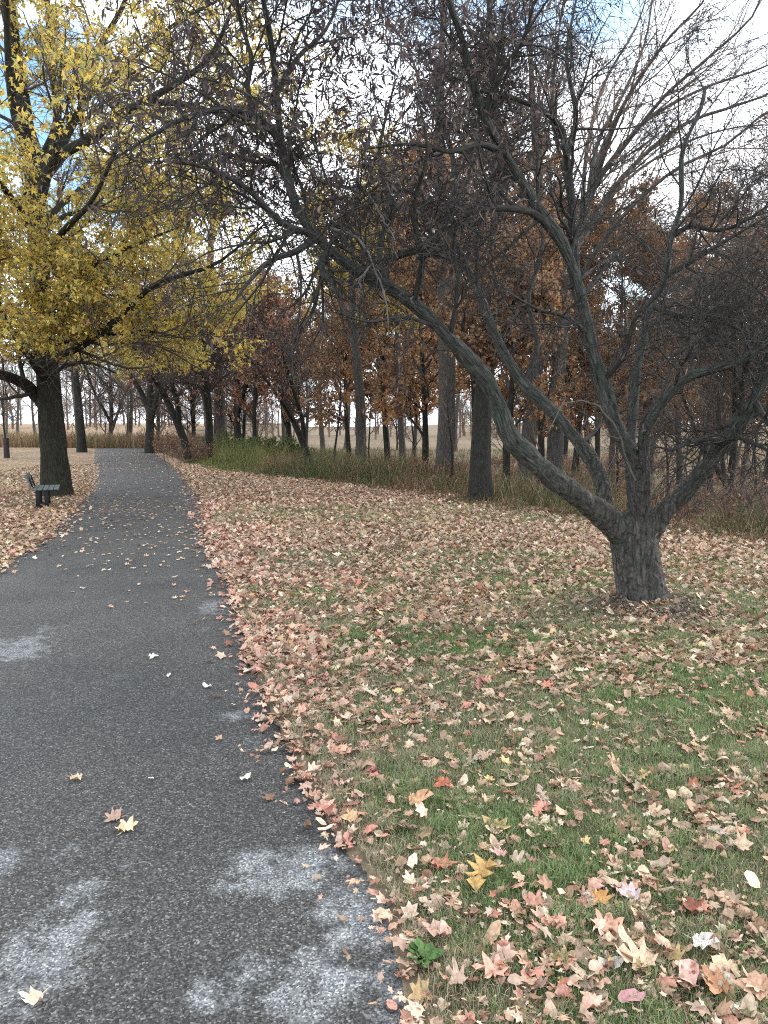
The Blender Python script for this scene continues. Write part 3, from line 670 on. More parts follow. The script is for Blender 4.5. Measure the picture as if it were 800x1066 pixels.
# ------------------------------------------------------------------ the nearest tree
def limb_pts(tr, n, rng=None, jit=0.):
    pts = np.array([P(*q) for q in tr]); q = resample(pts, n)
    return q
def radius(w0, w1, d0, d1, n, p=1.0):
    t = np.linspace(0, 1, n)**p
    return (w0/2*d0/F_PX)*(1-t)+(w1/2*d1/F_PX)*t
def build_near_tree():
    rng = np.random.default_rng(21)
    g = P(669, 636, 6.7); bx, by = g[0], g[1]; bz = float(height(bx, by))
    root = empty('spreading_tree', (bx, by, bz))
    tag(root, 'low spreading tree, mossy grey limbs fanning from a short thick trunk on the lawn', 'tree')
    O = np.array([bx, by, bz])
    LB = [  # (trace, width px start, end)
        ([(650, 560, 6.68), (634, 541, 6.6), (612, 524, 6.5), (592, 509, 6.42), (566, 489, 6.35), (545, 470, 6.3), (529, 455, 6.25), (524, 438, 6.22), (517, 415, 6.2), (505, 392, 6.15), (480, 365, 6.1), (455, 340, 6.0), (430, 317, 5.95), (402, 298, 5.9), (370, 280, 5.8), (346, 263, 5.75), (326, 242, 5.7), (311, 222, 5.65), (301, 186, 5.6), (294, 145, 5.55), (286, 95, 5.5), (280, 30, 5.4), (270, -60, 5.2)], 31, 4),
        ([(655, 560, 6.75), (634, 535, 6.85), (627, 502, 6.95), (617, 480, 7.0), (604, 463, 7.05), (577, 431, 7.15), (546, 400, 7.25), (521, 362, 7.35), (508, 327, 7.4), (496, 298, 7.5), (482, 272, 7.55), (470, 235, 7.6), (474, 190, 7.7), (462, 130, 7.9), (450, 60, 8.1)], 21, 4),
        ([(664, 560, 6.65), (667, 525, 6.55), (666, 497, 6.5), (656, 470, 6.48), (641, 444, 6.45), (626, 398, 6.4), (614, 350, 6.35), (602, 302, 6.3), (585, 254, 6.2), (555, 206, 6.1), (526, 160, 6.0), (505, 120, 5.9), (489, 70, 5.8), (470, 10, 5.6), (455, -60, 5.4)], 24, 6),
        ([(670, 560, 6.7), (672, 525, 6.55), (671, 490, 6.45), (671, 448, 6.35), (688, 420, 6.25), (710, 398, 6.15), (750, 382, 6.0), (782, 367, 5.9), (815, 343, 5.8), (850, 310, 5.6), (880, 260, 5.5)], 18, 6),
        ([(676, 560, 6.7), (688, 537, 6.65), (710, 516, 6.6), (731, 492, 6.5), (750, 465, 6.4), (768, 441, 6.35), (784, 415, 6.3), (800, 385, 6.25), (822, 340, 6.1), (840, 290, 6.0), (850, 220, 5.9)], 24, 9),
        ([(662, 560, 6.8), (660, 520, 7.0), (657, 480, 7.15), (659, 440, 7.3), (661, 400, 7.4), (670, 350, 7.55), (679, 318, 7.65), (692, 288, 7.75), (698, 255, 7.85), (708, 215, 7.95), (712, 160, 8.1), (735, 90, 8.3)], 16, 4)]
    polys = []; K = 40
    for tr, w0, w1 in LB:
        q = limb_pts(tr, K); t = np.linspace(0, 1, K)
        r = radius(w0*.9, w1*.85, tr[0][2], tr[-1][2], K, .72)*(1+.07*np.sin(t*37+w0)+.05*np.sin(t*71+w1))
        q = q+.02*np.stack([np.sin(t*31+w0), np.cos(t*27+w1), np.sin(t*23+2)], -1)*t[:, None]
        polys.append((q, r))
    # trunk and the roots of its limbs, melted together by a voxel remesh
    tp = np.array([P(674, 652, 6.72), P(673, 640, 6.72), P(671, 628, 6.72), P(668, 610, 6.71), P(665, 590, 6.70), P(662, 570, 6.70), P(660, 556, 6.70), P(661, 545, 6.70)])
    tq = resample(tp, 40); tw = np.interp(np.linspace(0, 1, 40), [0, .1, .2, .35, .6, .8, 1], [104, 80, 59, 49, 47, 49, 38])
    tr_ = tw/2*6.7/F_PX
    def flute(V, q, amp):
        return V
    v, f, b = tubes(tq[None], tr_[None], 48)
    th = np.tile(np.arange(48)*2*PI/48, 40); tt = np.repeat(np.linspace(0, 1, 40), 48)
    cen = np.repeat(tq, 48, 0)
    fl = 1+.055*np.sin(th*5+1+tt*1.5)+.035*np.sin(th*9+2)+(.38*np.clip(1-tt*4, 0, 1))*np.maximum(0, np.sin(th*5+.6))
    v = cen+(v-cen)*fl[:, None]
    Vs = [v]; Fs = [f]; n0 = len(v); caps = []
    def cap(st, cnt, sd):
        caps.append(np.arange(st, st+sd)[None, ::-1]); caps.append(np.arange(st+cnt-sd, st+cnt)[None])
    cap(0, n0, 48)
    for q, r in polys:
        nn = 9
        vv, ff, _ = tubes(q[None, :nn], (r[:nn]*np.linspace(1.05, .95, nn))[None], 24, lump=.04)
        Vs.append(vv); Fs.append(ff+n0); cap(n0, len(vv), 24); n0 += len(vv)
    # knuckle where the limbs part
    for (px, py, d, w) in [(661, 550, 6.68, 46), (645, 549, 6.64, 30), (678, 547, 6.66, 30)]:
        c = P(px, py, d); rr = w/2*6.7/F_PX
        ph = np.linspace(.15, PI-.15, 9); pts = c[None]+np.array([[0, 0, 1]])*np.cos(ph)[:, None]*rr*.9
        vv, ff, _ = tubes(pts[None], (np.sin(ph)*rr)[None], 20)
        Vs.append(vv); Fs.append(ff+n0); cap(n0, len(vv), 20); n0 += len(vv)
    V = np.vstack(Vs)-O
    o = mesh_obj('trunk', V, [np.vstack(Fs)]+caps, M_BARK_A_TRUNK, root)
    m = o.modifiers.new('remesh', 'REMESH'); m.mode = 'VOXEL'; m.voxel_size = .009; m.use_smooth_shade = True
    m = o.modifiers.new('smooth', 'SMOOTH'); m.factor = .6; m.iterations = 9
    tx = bpy.data.textures.new('bark_lumps', 'CLOUDS'); tx.noise_scale = .07; tx.noise_depth = 2
    m = o.modifiers.new('lumps', 'DISPLACE'); m.texture = tx; m.strength = .022; m.mid_level = .5
    tx = bpy.data.textures.new('bark_ridges', 'CLOUDS'); tx.noise_scale = .03; tx.noise_depth = 4
    m = o.modifiers.new('ridges', 'DISPLACE'); m.texture = tx; m.strength = .022; m.mid_level = .5
    for q, r in polys:
        st, sr = spawn(rng, q[None], r[None], 7, .1, .7, (.03, .12), 3, rr=.4, rmin=.008, tip=.75, ang=(50, 85)); tube_obj('limb', [((q[6:]-O)[None], r[6:][None]*1.0, 18), (st-O, sr, 7)], M_BARK_A, root, lump=.16)
    # traced side branches
    SB = [([(338, 255, 5.73), (322, 243, 5.6), (300, 236, 5.5), (282, 222, 5.4), (262, 200, 5.3), (237, 184, 5.2), (205, 172, 5.1), (170, 168, 5.0)], 9, 2),
          ([(296, 160, 5.57), (285, 136, 5.5), (264, 120, 5.4), (240, 114, 5.3), (215, 116, 5.2), (185, 126, 5.1), (158, 141, 5.0), (120, 165, 4.9)], 9, 2),
          ([(345, 262, 5.74), (336, 268, 5.6), (336, 285, 5.5), (345, 290, 5.4)], 9, 5),
          ([(331, 246, 5.7), (308, 262, 5.5), (285, 270, 5.3), (262, 290, 5.1), (240, 320, 4.9)], 8, 2),
          ([(264, 120, 5.4), (258, 90, 5.4), (262, 60, 5.35), (250, 20, 5.3), (245, -30, 5.2)], 6, 2),
          ([(300, 190, 5.62), (286, 170, 5.9), (262, 168, 6.1), (232, 160, 6.3), (205, 175, 6.5)], 7, 2),
          ([(285, 100, 5.5), (310, 60, 5.7), (340, 30, 5.9), (360, -20, 6.1)], 6, 2),
          ([(585, 254, 6.2), (562, 226, 6.1), (540, 218, 6.0), (502, 218, 5.85), (470, 232, 5.7), (440, 255, 5.6), (415, 262, 5.5)], 9, 3),
          ([(482, 272, 7.55), (455, 264, 7.3), (425, 263, 7.1), (395, 272, 6.9), (370, 280, 6.8)], 9, 3),
          ([(600, 300, 6.3), (597, 250, 6.4), (596, 212, 6.45), (590, 165, 6.5), (586, 135, 6.5), (566, 115, 6.5), (530, 101, 6.4), (500, 95, 6.3)], 12, 3),
          ([(590, 165, 6.5), (600, 120, 6.6), (590, 60, 6.7), (600, 0, 6.8)], 7, 2),
          ([(526, 160, 6.0), (500, 150, 5.8), (470, 158, 5.6), (430, 150, 5.4), (380, 155, 5.2)], 7, 2),
          ([(505, 120, 5.9), (520, 80, 5.7), (545, 40, 5.5), (560, -10, 5.3)], 7, 2),
          ([(402, 298, 5.9), (395, 260, 6.1), (405, 215, 6.3), (395, 160, 6.5), (410, 90, 6.7)], 7, 2),
          ([(455, 340, 6.0), (420, 330, 5.7), (385, 335, 5.4), (350, 325, 5.1)], 5, 1.5),
          ([(430, 317, 5.95), (440, 270, 5.7), (430, 220, 5.5), (445, 160, 5.2), (435, 100, 5.0)], 7, 2),
          ([(752, 463, 6.4), (735, 457, 6.2), (715, 462, 6.0), (700, 468, 5.9), (688, 466, 5.8)], 7, 2),
          ([(745, 470, 6.4), (765, 456, 6.2), (785, 462, 6.0), (810, 474, 5.8)], 6, 3),
          ([(784, 415, 6.3), (800, 440, 6.1), (820, 450, 5.9)], 8, 4),
          ([(762, 452, 6.4), (785, 434, 6.6), (800, 427, 6.8), (820, 410, 7)], 8, 3),
          ([(702, 245, 7.9), (720, 235, 7.8), (745, 240, 7.7), (770, 233, 7.6), (800, 215, 7.5)], 6, 2),
          ([(679, 318, 7.65), (706, 328, 7.4), (738, 325, 7.2), (760, 338, 7.0), (785, 352, 6.8)], 7, 2),
          ([(692, 288, 7.75), (720, 272, 7.6), (760, 248, 7.4), (800, 225, 7.2)], 7, 2),
          ([(710, 398, 6.15), (722, 380, 6.3), (716, 350, 6.5), (730, 320, 6.7)], 6, 2),
          ([(614, 350, 6.35), (590, 330, 6.1), (560, 322, 5.9), (530, 305, 5.7)], 6, 2),
          ([(626, 398, 6.4), (650, 370, 6.2), (662, 330, 6.0), (690, 300, 5.8), (700, 250, 5.6)], 6, 2),
          ([(546, 400, 7.25), (560, 360, 7.4), (550, 310, 7.6), (565, 260, 7.8), (560, 200, 8.0)], 7, 2),
          ([(604, 463, 7.05), (625, 440, 7.4), (632, 400, 7.7), (650, 360, 8.0)], 5, 2)]
    K2 = 14
    side = []
    for tr, w0, w1 in SB:
        q = limb_pts(tr, K2); side.append((q, radius(w0, w1, tr[0][2], tr[-1][2], K2)))
    L1P = np.array([q for q, r in side]); L1R = np.array([r for q, r in side])
    groups = [(L1P, L1R, 8)]
    # free branches from the limbs: fill the crown
    LP = np.array([q for q, r in polys]); LR = np.array([r for q, r in polys])
    kw = dict(ang=(28, 70), wig=.16)
    b1, r1 = spawn(rng, LP, LR, 9, .42, 1, (.9, 1.9), 9, rr=.42, rmin=.008, trop=.05, taperL=.45, updir=(0, 0, .5), **kw)
    groups.append((b1, r1, 6))
    PA = [(b1, r1)]
    L1r = [(L1P[:, ::1], L1R)]
    b2a, r2a = spawn(rng, L1P, L1R, 9, .15, 1, (.5, 1.1), 7, rr=.5, rmin=.005, trop=.02, ang=(30, 75), wig=.2)
    b2b, r2b = spawn(rng, b1, r1, 7, .15, 1, (.45, 1.0), 7, rr=.55, rmin=.005, trop=.0, ang=(30, 70), wig=.2)
    b2 = np.vstack([b2a, b2b]); r2 = np.vstack([r2a, r2b]); groups.append((b2, r2, 5))
    b3, r3 = spawn(rng, b2, r2, 7, .1, 1, (.22, .55), 5, rr=.6, rmin=.003, trop=-.04, ang=(30, 75), wig=.22)
    b3c, r3c = spawn(rng, LP, LR, 14, .3, .95, (.2, .7), 5, rr=.12, rmin=.004, trop=.05, ang=(45, 85), wig=.22)
    b3 = np.vstack([b3, b3c]); r3 = np.vstack([r3, r3c]); groups.append((b3, r3, 4))
    b4, r4 = spawn(rng, b3, r3, 4, .1, 1, (.1, .34), 4, rr=.65, rmin=.0028, trop=-.08, ang=(30, 80), wig=.25)
    # keep the trunk window open below the limbs
    groups.append((b4, r4, 3))
    tube_obj('branches', [(a-O, b, s) for a, b, s in groups], M_TWIG_A if False else M_BRANCH_A, root)
    # shrivelled leaves hang where the photograph is thick with them: crown's left and middle top
    tw = b4; mid = tw[:, 2]
    d = mid[:, 1]; u = mid[:, 0]/np.maximum(d, .5)
    elev = (mid[:, 2]-CAM_H)
    w = np.clip(sstep(1.0, 1.9, elev)*(1-sstep(.6, 1.6, mid[:, 0])), .04, 1)
    sel = rng.random(len(tw)) < w
    pos = scatter_on(rng, tw[sel], 24000)
    V, Fq = leaf_strip(rng, pos, (.03, .075), .26, .9, .8)
    mesh_obj('foliage', V-O, [Fq], M_LEAF_A, root)
    # bleached dead branches hanging in front
    for tr, w0, w1 in [([(346, 238, 5.5), (372, 247, 5.35), (387, 272, 5.3), (399, 300, 5.25), (402, 325, 5.2), (401, 350, 5.2)], 3, 1),
                       ([(387, 274, 5.3), (376, 292, 5.25), (372, 305, 5.2)], 2.5, 1), ([(384, 202, 5.4), (398, 226, 5.35), (410, 250, 5.3), (414, 268, 5.3)], 2.5, 1),
                       ([(662, 500, 6.4), (652, 478, 6.35), (645, 452, 6.3), (634, 432, 6.25), (614, 419, 6.2), (592, 417, 6.1), (578, 432, 6.0), (572, 450, 5.95)], 2.5, 1)]:
        q = limb_pts(tr, 16); r = radius(w0, w1, tr[0][2], tr[-1][2], 16)
        s1, q1 = spawn(rng, q[None], r[None], 5, .2, 1, (.1, .3), 5, rr=.6, rmin=.002, trop=-.1)
        q = q+rng.normal(size=q.shape)*.012*np.linspace(0, 1, 16)[:, None]; tube_obj('dead_branch', [((q-O)[None], r[None], 7), (s1-O, q1, 3)], M_PALE, root)

# ------------------------------------------------------------------ the yellow maple
def build_maple():
    rng = np.random.default_rng(33)
    D = 17.2
    g = G(58, 516); O = np.array([g[0], g[1], float(height(g[0], g[1]))])
    D = g[1]
    root = empty('yellow_maple', O)
    tag(root, 'big dark trunked maple with yellow leaves standing beside the path and bench', 'tree')
    tk = [(60, 524, D), (59, 510, D), (57, 480, D), (54, 440, D), (51, 400, D), (47, 360, D), (44, 320, D), (41, 280, D), (38, 230, D), (34, 180, D), (25, 110, D), (15, 40, D), (8, -40, D), (0, -130, D)]
    K = 36; q = limb_pts(tk, K); w = np.interp(np.linspace(0, 1, K), [0, .03, .08, .2, .4, .6, 1], [37, 31, 27, 24, 20, 15, 5]); r = w/2*D/F_PX
    v, f, b = tubes(q[None], r[None], 28, lump=.04)
    th = np.tile(np.arange(28)*2*PI/28, K); tt = np.repeat(np.linspace(0, 1, K), 28); cen = np.repeat(q, 28, 0)
    v = cen+(v-cen)*(1+.05*np.sin(th*6)+.16*np.clip(1-tt*14, 0, 1)*np.maximum(0, np.sin(th*4+1)))[:, None]
    mesh_obj('trunk', v-O, [f], M_BARK_B, root, {'bark': ('FLOAT_VECTOR', b)})
    LB = [([(50, 425, 0), (38, 412, 0), (26, 400, -.3), (8, 392, -.6), (-20, 385, -1), (-60, 360, -1.5)], 15, 4),
          ([(48, 375, 0), (60, 372, -.5), (85, 360, -1), (112, 341, -1.6), (140, 315, -2), (161, 296, -2.3), (195, 285, -2.6), (228, 273, -3), (277, 232, -3.4)], 9, 1.5),
          ([(50, 400, 0), (30, 370, -1), (10, 340, -2), (-10, 300, -3)], 9, 3),
          ([(48, 372, 0), (75, 352, -.6), (115, 348, -1), (155, 345, -1.4), (190, 352, -1.8)], 6, 1.5),
          ([(46, 350, 0), (80, 325, .8), (125, 325, 1.3), (170, 335, 1.8), (215, 350, 2.2)], 7, 1.5),
          ([(44, 330, 0), (75, 290, -1.5), (130, 260, -2.5), (190, 235, -3.2)], 7, 1.5),
          ([(38, 240, 0), (80, 200, 1), (140, 170, 2), (200, 160, 3), (270, 170, 4)], 7, 1.5),
          ([(50, 395, 0), (70, 380, -1.2), (95, 378, -1.8), (120, 388, -2.2)], 5, 1.5),
          ([(38, 235, 0), (45, 190, .3), (75, 130, .5), (92, 100, .6), (98, 60, .8), (115, 30, 1), (131, 0, 1.2), (145, -50, 1.4)], 12, 3),
          ([(40, 215, 0), (55, 168, -.3), (100, 142, -.8), (125, 120, -1.2), (150, 106, -1.5), (175, 92, -1.8), (203, 74, -2.1), (222, 55, -2.4), (240, 15, -2.8)], 12, 3),
          ([(38, 180, 0), (60, 125, .5), (52, 60, 1), (50, 0, 1.5), (45, -60, 2)], 10, 3),
          ([(30, 170, 0), (14, 110, -.5), (9, 60, -1), (7, 0, -1.5), (5, -60, -2)], 10, 3),
          ([(42, 270, 0), (49, 240, 1), (70, 224, 2), (95, 219, 3), (124, 216, 4), (170, 200, 5)], 8, 2),
          ([(44, 320, 0), (70, 300, 1.5), (110, 270, 3), (150, 262, 4), (200, 250, 5)], 9, 2),
          ([(44, 330, 0), (20, 290, 1.5), (-10, 250, 3), (-50, 220, 4)], 9, 2),
          ([(42, 300, 0), (60, 250, -2), (95, 210, -4), (120, 160, -5)], 9, 2),
          ([(40, 250, 0), (15, 210, -2), (-20, 170, -3.5), (-60, 140, -5)], 9, 2),
          ([(48, 370, 0), (70, 350, 2), (95, 345, 3.5), (140, 335, 5)], 8, 2),
          ([(36, 200, 0), (80, 150, 2.5), (130, 120, 4), (200, 110, 6), (250, 90, 7)], 9, 2),
          ([(92, 100, .6), (140, 60, 1.5), (190, 20, 2.5), (250, -10, 3.5)], 7, 2),
          ([(150, 106, -1.5), (200, 110, -1), (260, 130, 0), (320, 150, 1)], 6, 1.5)]
    K1 = 20; LP = []; LR = []
    for tr, w0, w1 in LB:
        tr = [(a, b, D+c) for a, b, c in tr]; LP.append(limb_pts(tr, K1)); LR.append(radius(w0, w1, D, D, K1))
    LP = np.array(LP); LR = np.array(LR)
    for a, b in zip(LP, LR): tube_obj('limb', [((a-O)[None], b[None], 10)], M_BARK_B, root, lump=.06)
    b1, r1 = spawn(rng, LP, LR, 9, .15, 1, (1.2, 3.2), 8, ang=(30, 65), rr=.45, rmin=.015, trop=.03, wig=.14)
    b2, r2 = spawn(rng, b1, r1, 7, .15, 1, (.6, 1.6), 6, ang=(30, 65), rr=.5, rmin=.009, trop=.0, wig=.18)
    b3, r3 = spawn(rng, b2, r2, 5, .15, 1, (.3, .8), 4, ang=(30, 70), rr=.6, rmin=.006, trop=-.02, wig=.2)
    tube_obj('branches', [(b1-O, r1, 5), (b2-O, r2, 4), (b3-O, r3, 3)], M_TWIG_D, root)
    c = b3[:, 1]
    e = (c[:, 2]-CAM_H)/c[:, 1]
    w = .42+.58*(1-sstep(.14, .34, e))
    w = w*(.02+1.6*sstep(.38, .58, fbm(c[:, 0]*.7+3, c[:, 2]*.7+c[:, 1]*.4, 131, 2)))
    sel = rng.random(len(c)) < w
    pos = scatter_on(rng, b3[sel], 68000)+rng.normal(size=(68000, 3))*.06
    pos = pos[pos[:, 2] > 2.75+rng.random(len(pos))*.5]
    V, Fq, Ft = leaf_lobed(rng, pos, (.065, .12), .35)
    mesh_obj('foliage', V-O, [Fq, Ft], M_LEAF_B, root)

# ------------------------------------------------------------------ wood behind: templates
def generic_tree(name, seed, H, tr, first, limbs, spread, up, levels, barkm, twigm, leafm=None, nleaf=0, leaf=(.08, .15), leafdown=.4, lean=(0, 0), limb_ang=(25, 60), fork=False, cut=None, thin=1.0):
    rng = np.random.default_rng(seed)
    root = empty(name)
    K = 16
    t = np.linspace(0, 1, K)
    tp = np.stack([lean[0]*t**1.2+.012*H*np.sin(t*7+seed), lean[1]*t+.012*H*np.cos(t*6+seed), -.15+H*t], -1)
    R = tr*np.interp(t, [0, .03, .1, .5, 1], [1.5, 1.15, 1., .68, .10])
    groups = [(tp[None], R[None], 12)]
    if fork:
        f1, fr1 = spawn(rng, tp[None], R[None], 2, .15, .35, (H*.6, H*.8), 12, ang=(20, 32), rr=.8, trop=.04, wig=.08)
        groups.append((f1, fr1, 8)); tpn = np.vstack([resample(f, K)[None] for f in f1]+[tp[None]]); Rn = np.vstack([np.interp(np.linspace(0, 1, K), np.linspace(0, 1, 12), x)[None] for x in fr1]+[R[None]])
    else: tpn, Rn = tp[None], R[None]
    tube_obj('trunk', groups, barkm, root, lump=.06)
    l1, q1 = spawn(rng, tpn, Rn, limbs, first, .97, (spread*.7, spread*1.15), 10, ang=limb_ang, rr=.5, rmin=.02, trop=up, wig=.12, taperL=.5)
    gs = [(l1, q1, 6)]
    cur, cr = l1, q1; Ls = spread
    for k, (m, f, w) in enumerate(levels):
        Ls = Ls*f
        cur, cr = spawn(rng, cur, cr, m, .15, 1, (Ls*.6, Ls*1.15), 6 if k == 0 else 4 if k < 3 else 3, ang=(25, 62), rr=.55, rmin=w*thin, trop=up*.6 if k < 2 else -.01, wig=.16)
        gs.append((cur, cr, 4 if k == 0 else 3))
    tube_obj('branches', gs, twigm, root)
    if leafm is not None and nleaf:
        c = cur[:, 1]; w = .1+1.6*sstep(.36, .6, fbm(c[:, 0]*.45+c[:, 1]*.3, c[:, 2]*.45+seed, seed, 2))
        if cut: w = w*(1-sstep(cut[0], cut[1], c[:, 2]))
        sel = rng.random(len(c)) < w
        pos = scatter_on(rng, cur[sel], nleaf)+rng.normal(size=(nleaf, 3))*.06
        V, Fq = leaf_quads(rng, pos, leaf, .62, leafdown)
        mesh_obj('foliage', V, [Fq], leafm, root)
    return root
def put(tmpl, used, px, d, label, group=None, rz=0., s=1., wx=None, name=None, sz=None):
    o = tmpl if tmpl.name not in used else copy_tree(tmpl)
    used.add(tmpl.name)
    if wx is None:
        x = (px-400)/F_PX*d*1.0*(1/(math.cos(TILT)-0.0))*1.0
        x = (px-400)/F_PX*d*1.0
        # depth along y; at the horizon row the ratio u/forward is within 1 percent
    else: x = wx
    o.location = (x, d, float(height(x, d))-.05); o.rotation_euler = (0, 0, rz); o.scale = (s, s, sz or s)
    for k in ('label', 'category', 'group'):
        if k in o: del o[k]
    tag(o, label, 'tree', group)
    return o
def build_fan():
    rng = np.random.default_rng(61); D = 20.
    bx = (577-400)/F_PX*D; O = np.array([bx, D, float(height(bx, D))-.05])
    root = empty('vase_shaped_tree', O); tag(root, 'tall bare tree whose long branches fan up into the open white sky', 'tree')
    a = lambda l: [(x, y, D+d) for x, y, d in l]
    tk = limb_pts(a([(577, 512, 0), (578, 480, 0), (580, 420, 0), (585, 350, 0), (592, 300, 0), (600, 255, 0), (610, 218, .2), (618, 185, .4), (627, 155, .6), (640, 128, .8)]), 30)
    tube_obj('trunk', [((tk-O)[None], radius(19, 3, D, D, 30, 1.)[None], 14)], M_BARK_G, root, lump=.05)
    LB = [([(600, 255, 0), (632, 205, 0), (672, 160, 0), (715, 128, 0), (760, 112, 0), (805, 96, 0), (850, 70, 0)], 8),
          ([(600, 250, 0), (620, 190, .6), (640, 163, .8), (672, 126, 1), (732, 92, 1.3), (800, 68, 1.6), (840, 40, 1.8)], 7),
          ([(604, 240, 0), (622, 190, -.5), (660, 140, -1), (694, 98, -1.5), (740, 58, -2), (785, 15, -2.4), (800, -30, -2.6)], 7),
          ([(610, 220, 0), (622, 150, 1), (647, 102, 1.5), (664, 65, 2), (675, 30, 2.3), (682, -30, 2.6)], 7),
          ([(612, 215, 0), (640, 130, -1.5), (664, 85, -2), (698, 38, -2.7), (732, 2, -3), (750, -40, -3.3)], 7),
          ([(590, 310, 0), (640, 235, -1), (698, 180, -1.5), (757, 150, -2), (796, 118, -2.5), (840, 100, -3)], 7),
          ([(605, 235, 0), (612, 150, 2), (630, 85, 3), (664, 25, 4), (680, -30, 4.5)], 7),
          ([(600, 255, 0), (590, 190, -1), (575, 120, -2), (580, 50, -3), (590, -20, -3.5)], 7),
          ([(592, 300, 0), (570, 240, 2), (540, 180, 3), (520, 100, 4), (500, 20, 5)], 7),
          ([(590, 300, 0), (650, 260, 2), (700, 240, 3), (740, 215, 4), (790, 190, 4.5)], 6),
          ([(600, 260, 0), (650, 190, 2.5), (710, 150, 4), (770, 132, 5), (830, 130, 6)], 6)]
    P1 = []; R1 = []
    for tr, w0 in LB: P1.append(limb_pts(a(tr), 16)); R1.append(radius(w0*.8, 1.2, D, D, 16))
    P1 = np.array(P1); R1 = np.array(R1)
    for p, r in zip(P1, R1): tube_obj('limb', [((p-O)[None], r[None], 7)], M_BARK_G, root)
    b, rb = spawn(rng, P1, R1, 13, .12, 1, (1.2, 2.8), 7, ang=(14, 38), rr=.5, rmin=.013, trop=.05, wig=.08, taperL=.4)
    c, rc = spawn(rng, b, rb, 5, .15, 1, (.5, 1.3), 5, ang=(18, 42), rr=.6, rmin=.010, trop=.03, wig=.1)
    e, re = spawn(rng, c, rc, 4, .2, 1, (.25, .7), 3, ang=(20, 45), rr=.6, rmin=.007, trop=.02, wig=.1)
    tube_obj('branches', [(b-O, rb, 4), (c-O, rc, 3), (e-O, re, 3)], M_TWIG_G, root)
def build_wood():
    used = set(); rng0 = np.random.default_rng(4)
    bare = generic_tree('bare_tree', 1, 15, .26, .28, 13, 5.2, .06, [(6, .5, .016), (6, .5, .011), (5, .5, .009)], M_BARK_G, M_TWIG_G)
    bare2 = generic_tree('bare_tree', 2, 13, .2, .22, 12, 4.8, .09, [(6, .5, .015), (6, .5, .011), (5, .5, .009)], M_BARK_D, M_TWIG_G)
    yel = generic_tree('slender_tree', 22, 12, .2, .4, 10, 3.2, .06, [(6, .5, .015), (5, .5, .011), (4, .5, .009)], M_BARK_G, M_TWIG_G, M_LEAF_B, 7000, (.10, .18), .4)
    oakn = generic_tree('oak_tree', 23, 13, .25, .2, 20, 2.7, .0, [(6, .5, .014), (5, .5, .010), (4, .5, .007)], M_BARK_D, M_TWIG_D, M_LEAF_RD, 12000, (.09, .16), .4, cut=(5.5, 8.5))
    oak = generic_tree('oak_tree', 3, 15, .19, .22, 16, 5.0, .02, [(6, .5, .016), (5, .5, .010), (4, .5, .007)], M_BARK_D, M_TWIG_D, M_LEAF_RD, 26000, (.12, .22), .4)
    oak2 = generic_tree('russet_oak_tree', 4, 14, .17, .2, 16, 4.6, .03, [(6, .5, .016), (5, .5, .010), (4, .5, .007)], M_BARK_G, M_TWIG_G, M_LEAF_R, 27000, (.10, .18), .4)
    fork = generic_tree('forked_tree', 6, 6.5, .16, .35, 14, 2.9, .03, [(6, .5, .012), (6, .5, .009), (4, .5, .007)], M_BARK_D, M_TWIG_D, M_LEAF_RD, 3000, (.07, .12), .4, fork=True)
    lean = generic_tree('leaning_tree', 7, 6.0, .13, .3, 9, 2.2, .05, [(6, .5, .012), (5, .5, .008), (4, .5, .006)], M_BARK_D, M_TWIG_D, M_LEAF_P, 2500, (.08, .14), .4, lean=(-2.2, 0), fork=True)
    russ = generic_tree('young_russet_oak', 8, 8, .11, .2, 13, 3.2, .0, [(6, .5, .012), (5, .5, .008)], M_BARK_D, M_TWIG_D, M_LEAF_R, 5500, (.11, .19), .4)
    redt = generic_tree('red_leaved_tree', 9, 8, .12, .2, 13, 3.2, .0, [(6, .5, .012), (5, .5, .008)], M_BARK_D, M_TWIG_D, M_LEAF_P, 4200, (.11, .19), .4)
    sap = generic_tree('sapling', 10, 4.2, .045, .3, 6, .9, .08, [(5, .6, .005), (4, .5, .004)], M_BARK_D, M_TWIG_D, lean=(.3, 0))
    sap2 = generic_tree('sapling', 11, 3.4, .035, .35, 6, .8, .08, [(5, .6, .005), (4, .5, .004)], M_BARK_D, M_TWIG_G, lean=(-.35, .1))
    thick = generic_tree('understory_tree', 12, 6.5, .09, .12, 14, 3.0, .05, [(7, .55, .010), (6, .5, .008), (4, .5, .006)], M_BARK_D, M_TWIG_G, fork=True)
    R = math.radians
    # named ones, near to far
    put(oakn, used, 507, 15.8, 'oak with a thick dark trunk and russet tufts right behind the first fork limb', rz=0, s=.84)
    put(bare, used, 459, 22, 'tall tree with straight grey trunk left of the thick dark oak', rz=R(40))
    put(bare2, used, 492, 25, 'slim grey tree between the straight grey trunk and the dark oak', rz=R(80), s=.75)
    put(bare, used, 552, 23.5, 'grey barked tree seen between the two left limbs of the spreading tree', rz=R(120))
    put(oak2, used, 619, 27, 'russet leaved oak behind the middle limb of the spreading tree', rz=R(200), s=.62)
    put(fork, used, 217, 31.5, 'dark forked tree at the brush edge right of where the path ends', rz=R(15), s=1.1)
    put(lean, used, 325, 27.5, 'dark many stemmed tree leaning left out of the green weeds', rz=R(0))
    put(sap, used, 348, 26.5, 'thin forked sapling right of the leaning dark tree', rz=R(10))
    put(sap2, used, 386, 24.5, 'crooked thin sapling beside the slender grey trunk in the weeds', rz=R(100))
    put(yel, used, 372, 27, 'slender grey trunked tree with some yellow leaves, right of the thin forked sapling', rz=R(150), s=.95)
    put(sap, used, 433, 25, 'curved thin sapling left of the straight grey trunk', rz=R(220), s=.9)
    put(sap2, used, 470, 20.5, 'very thin dark sapling touching the straight grey trunk', rz=R(300), s=.9)
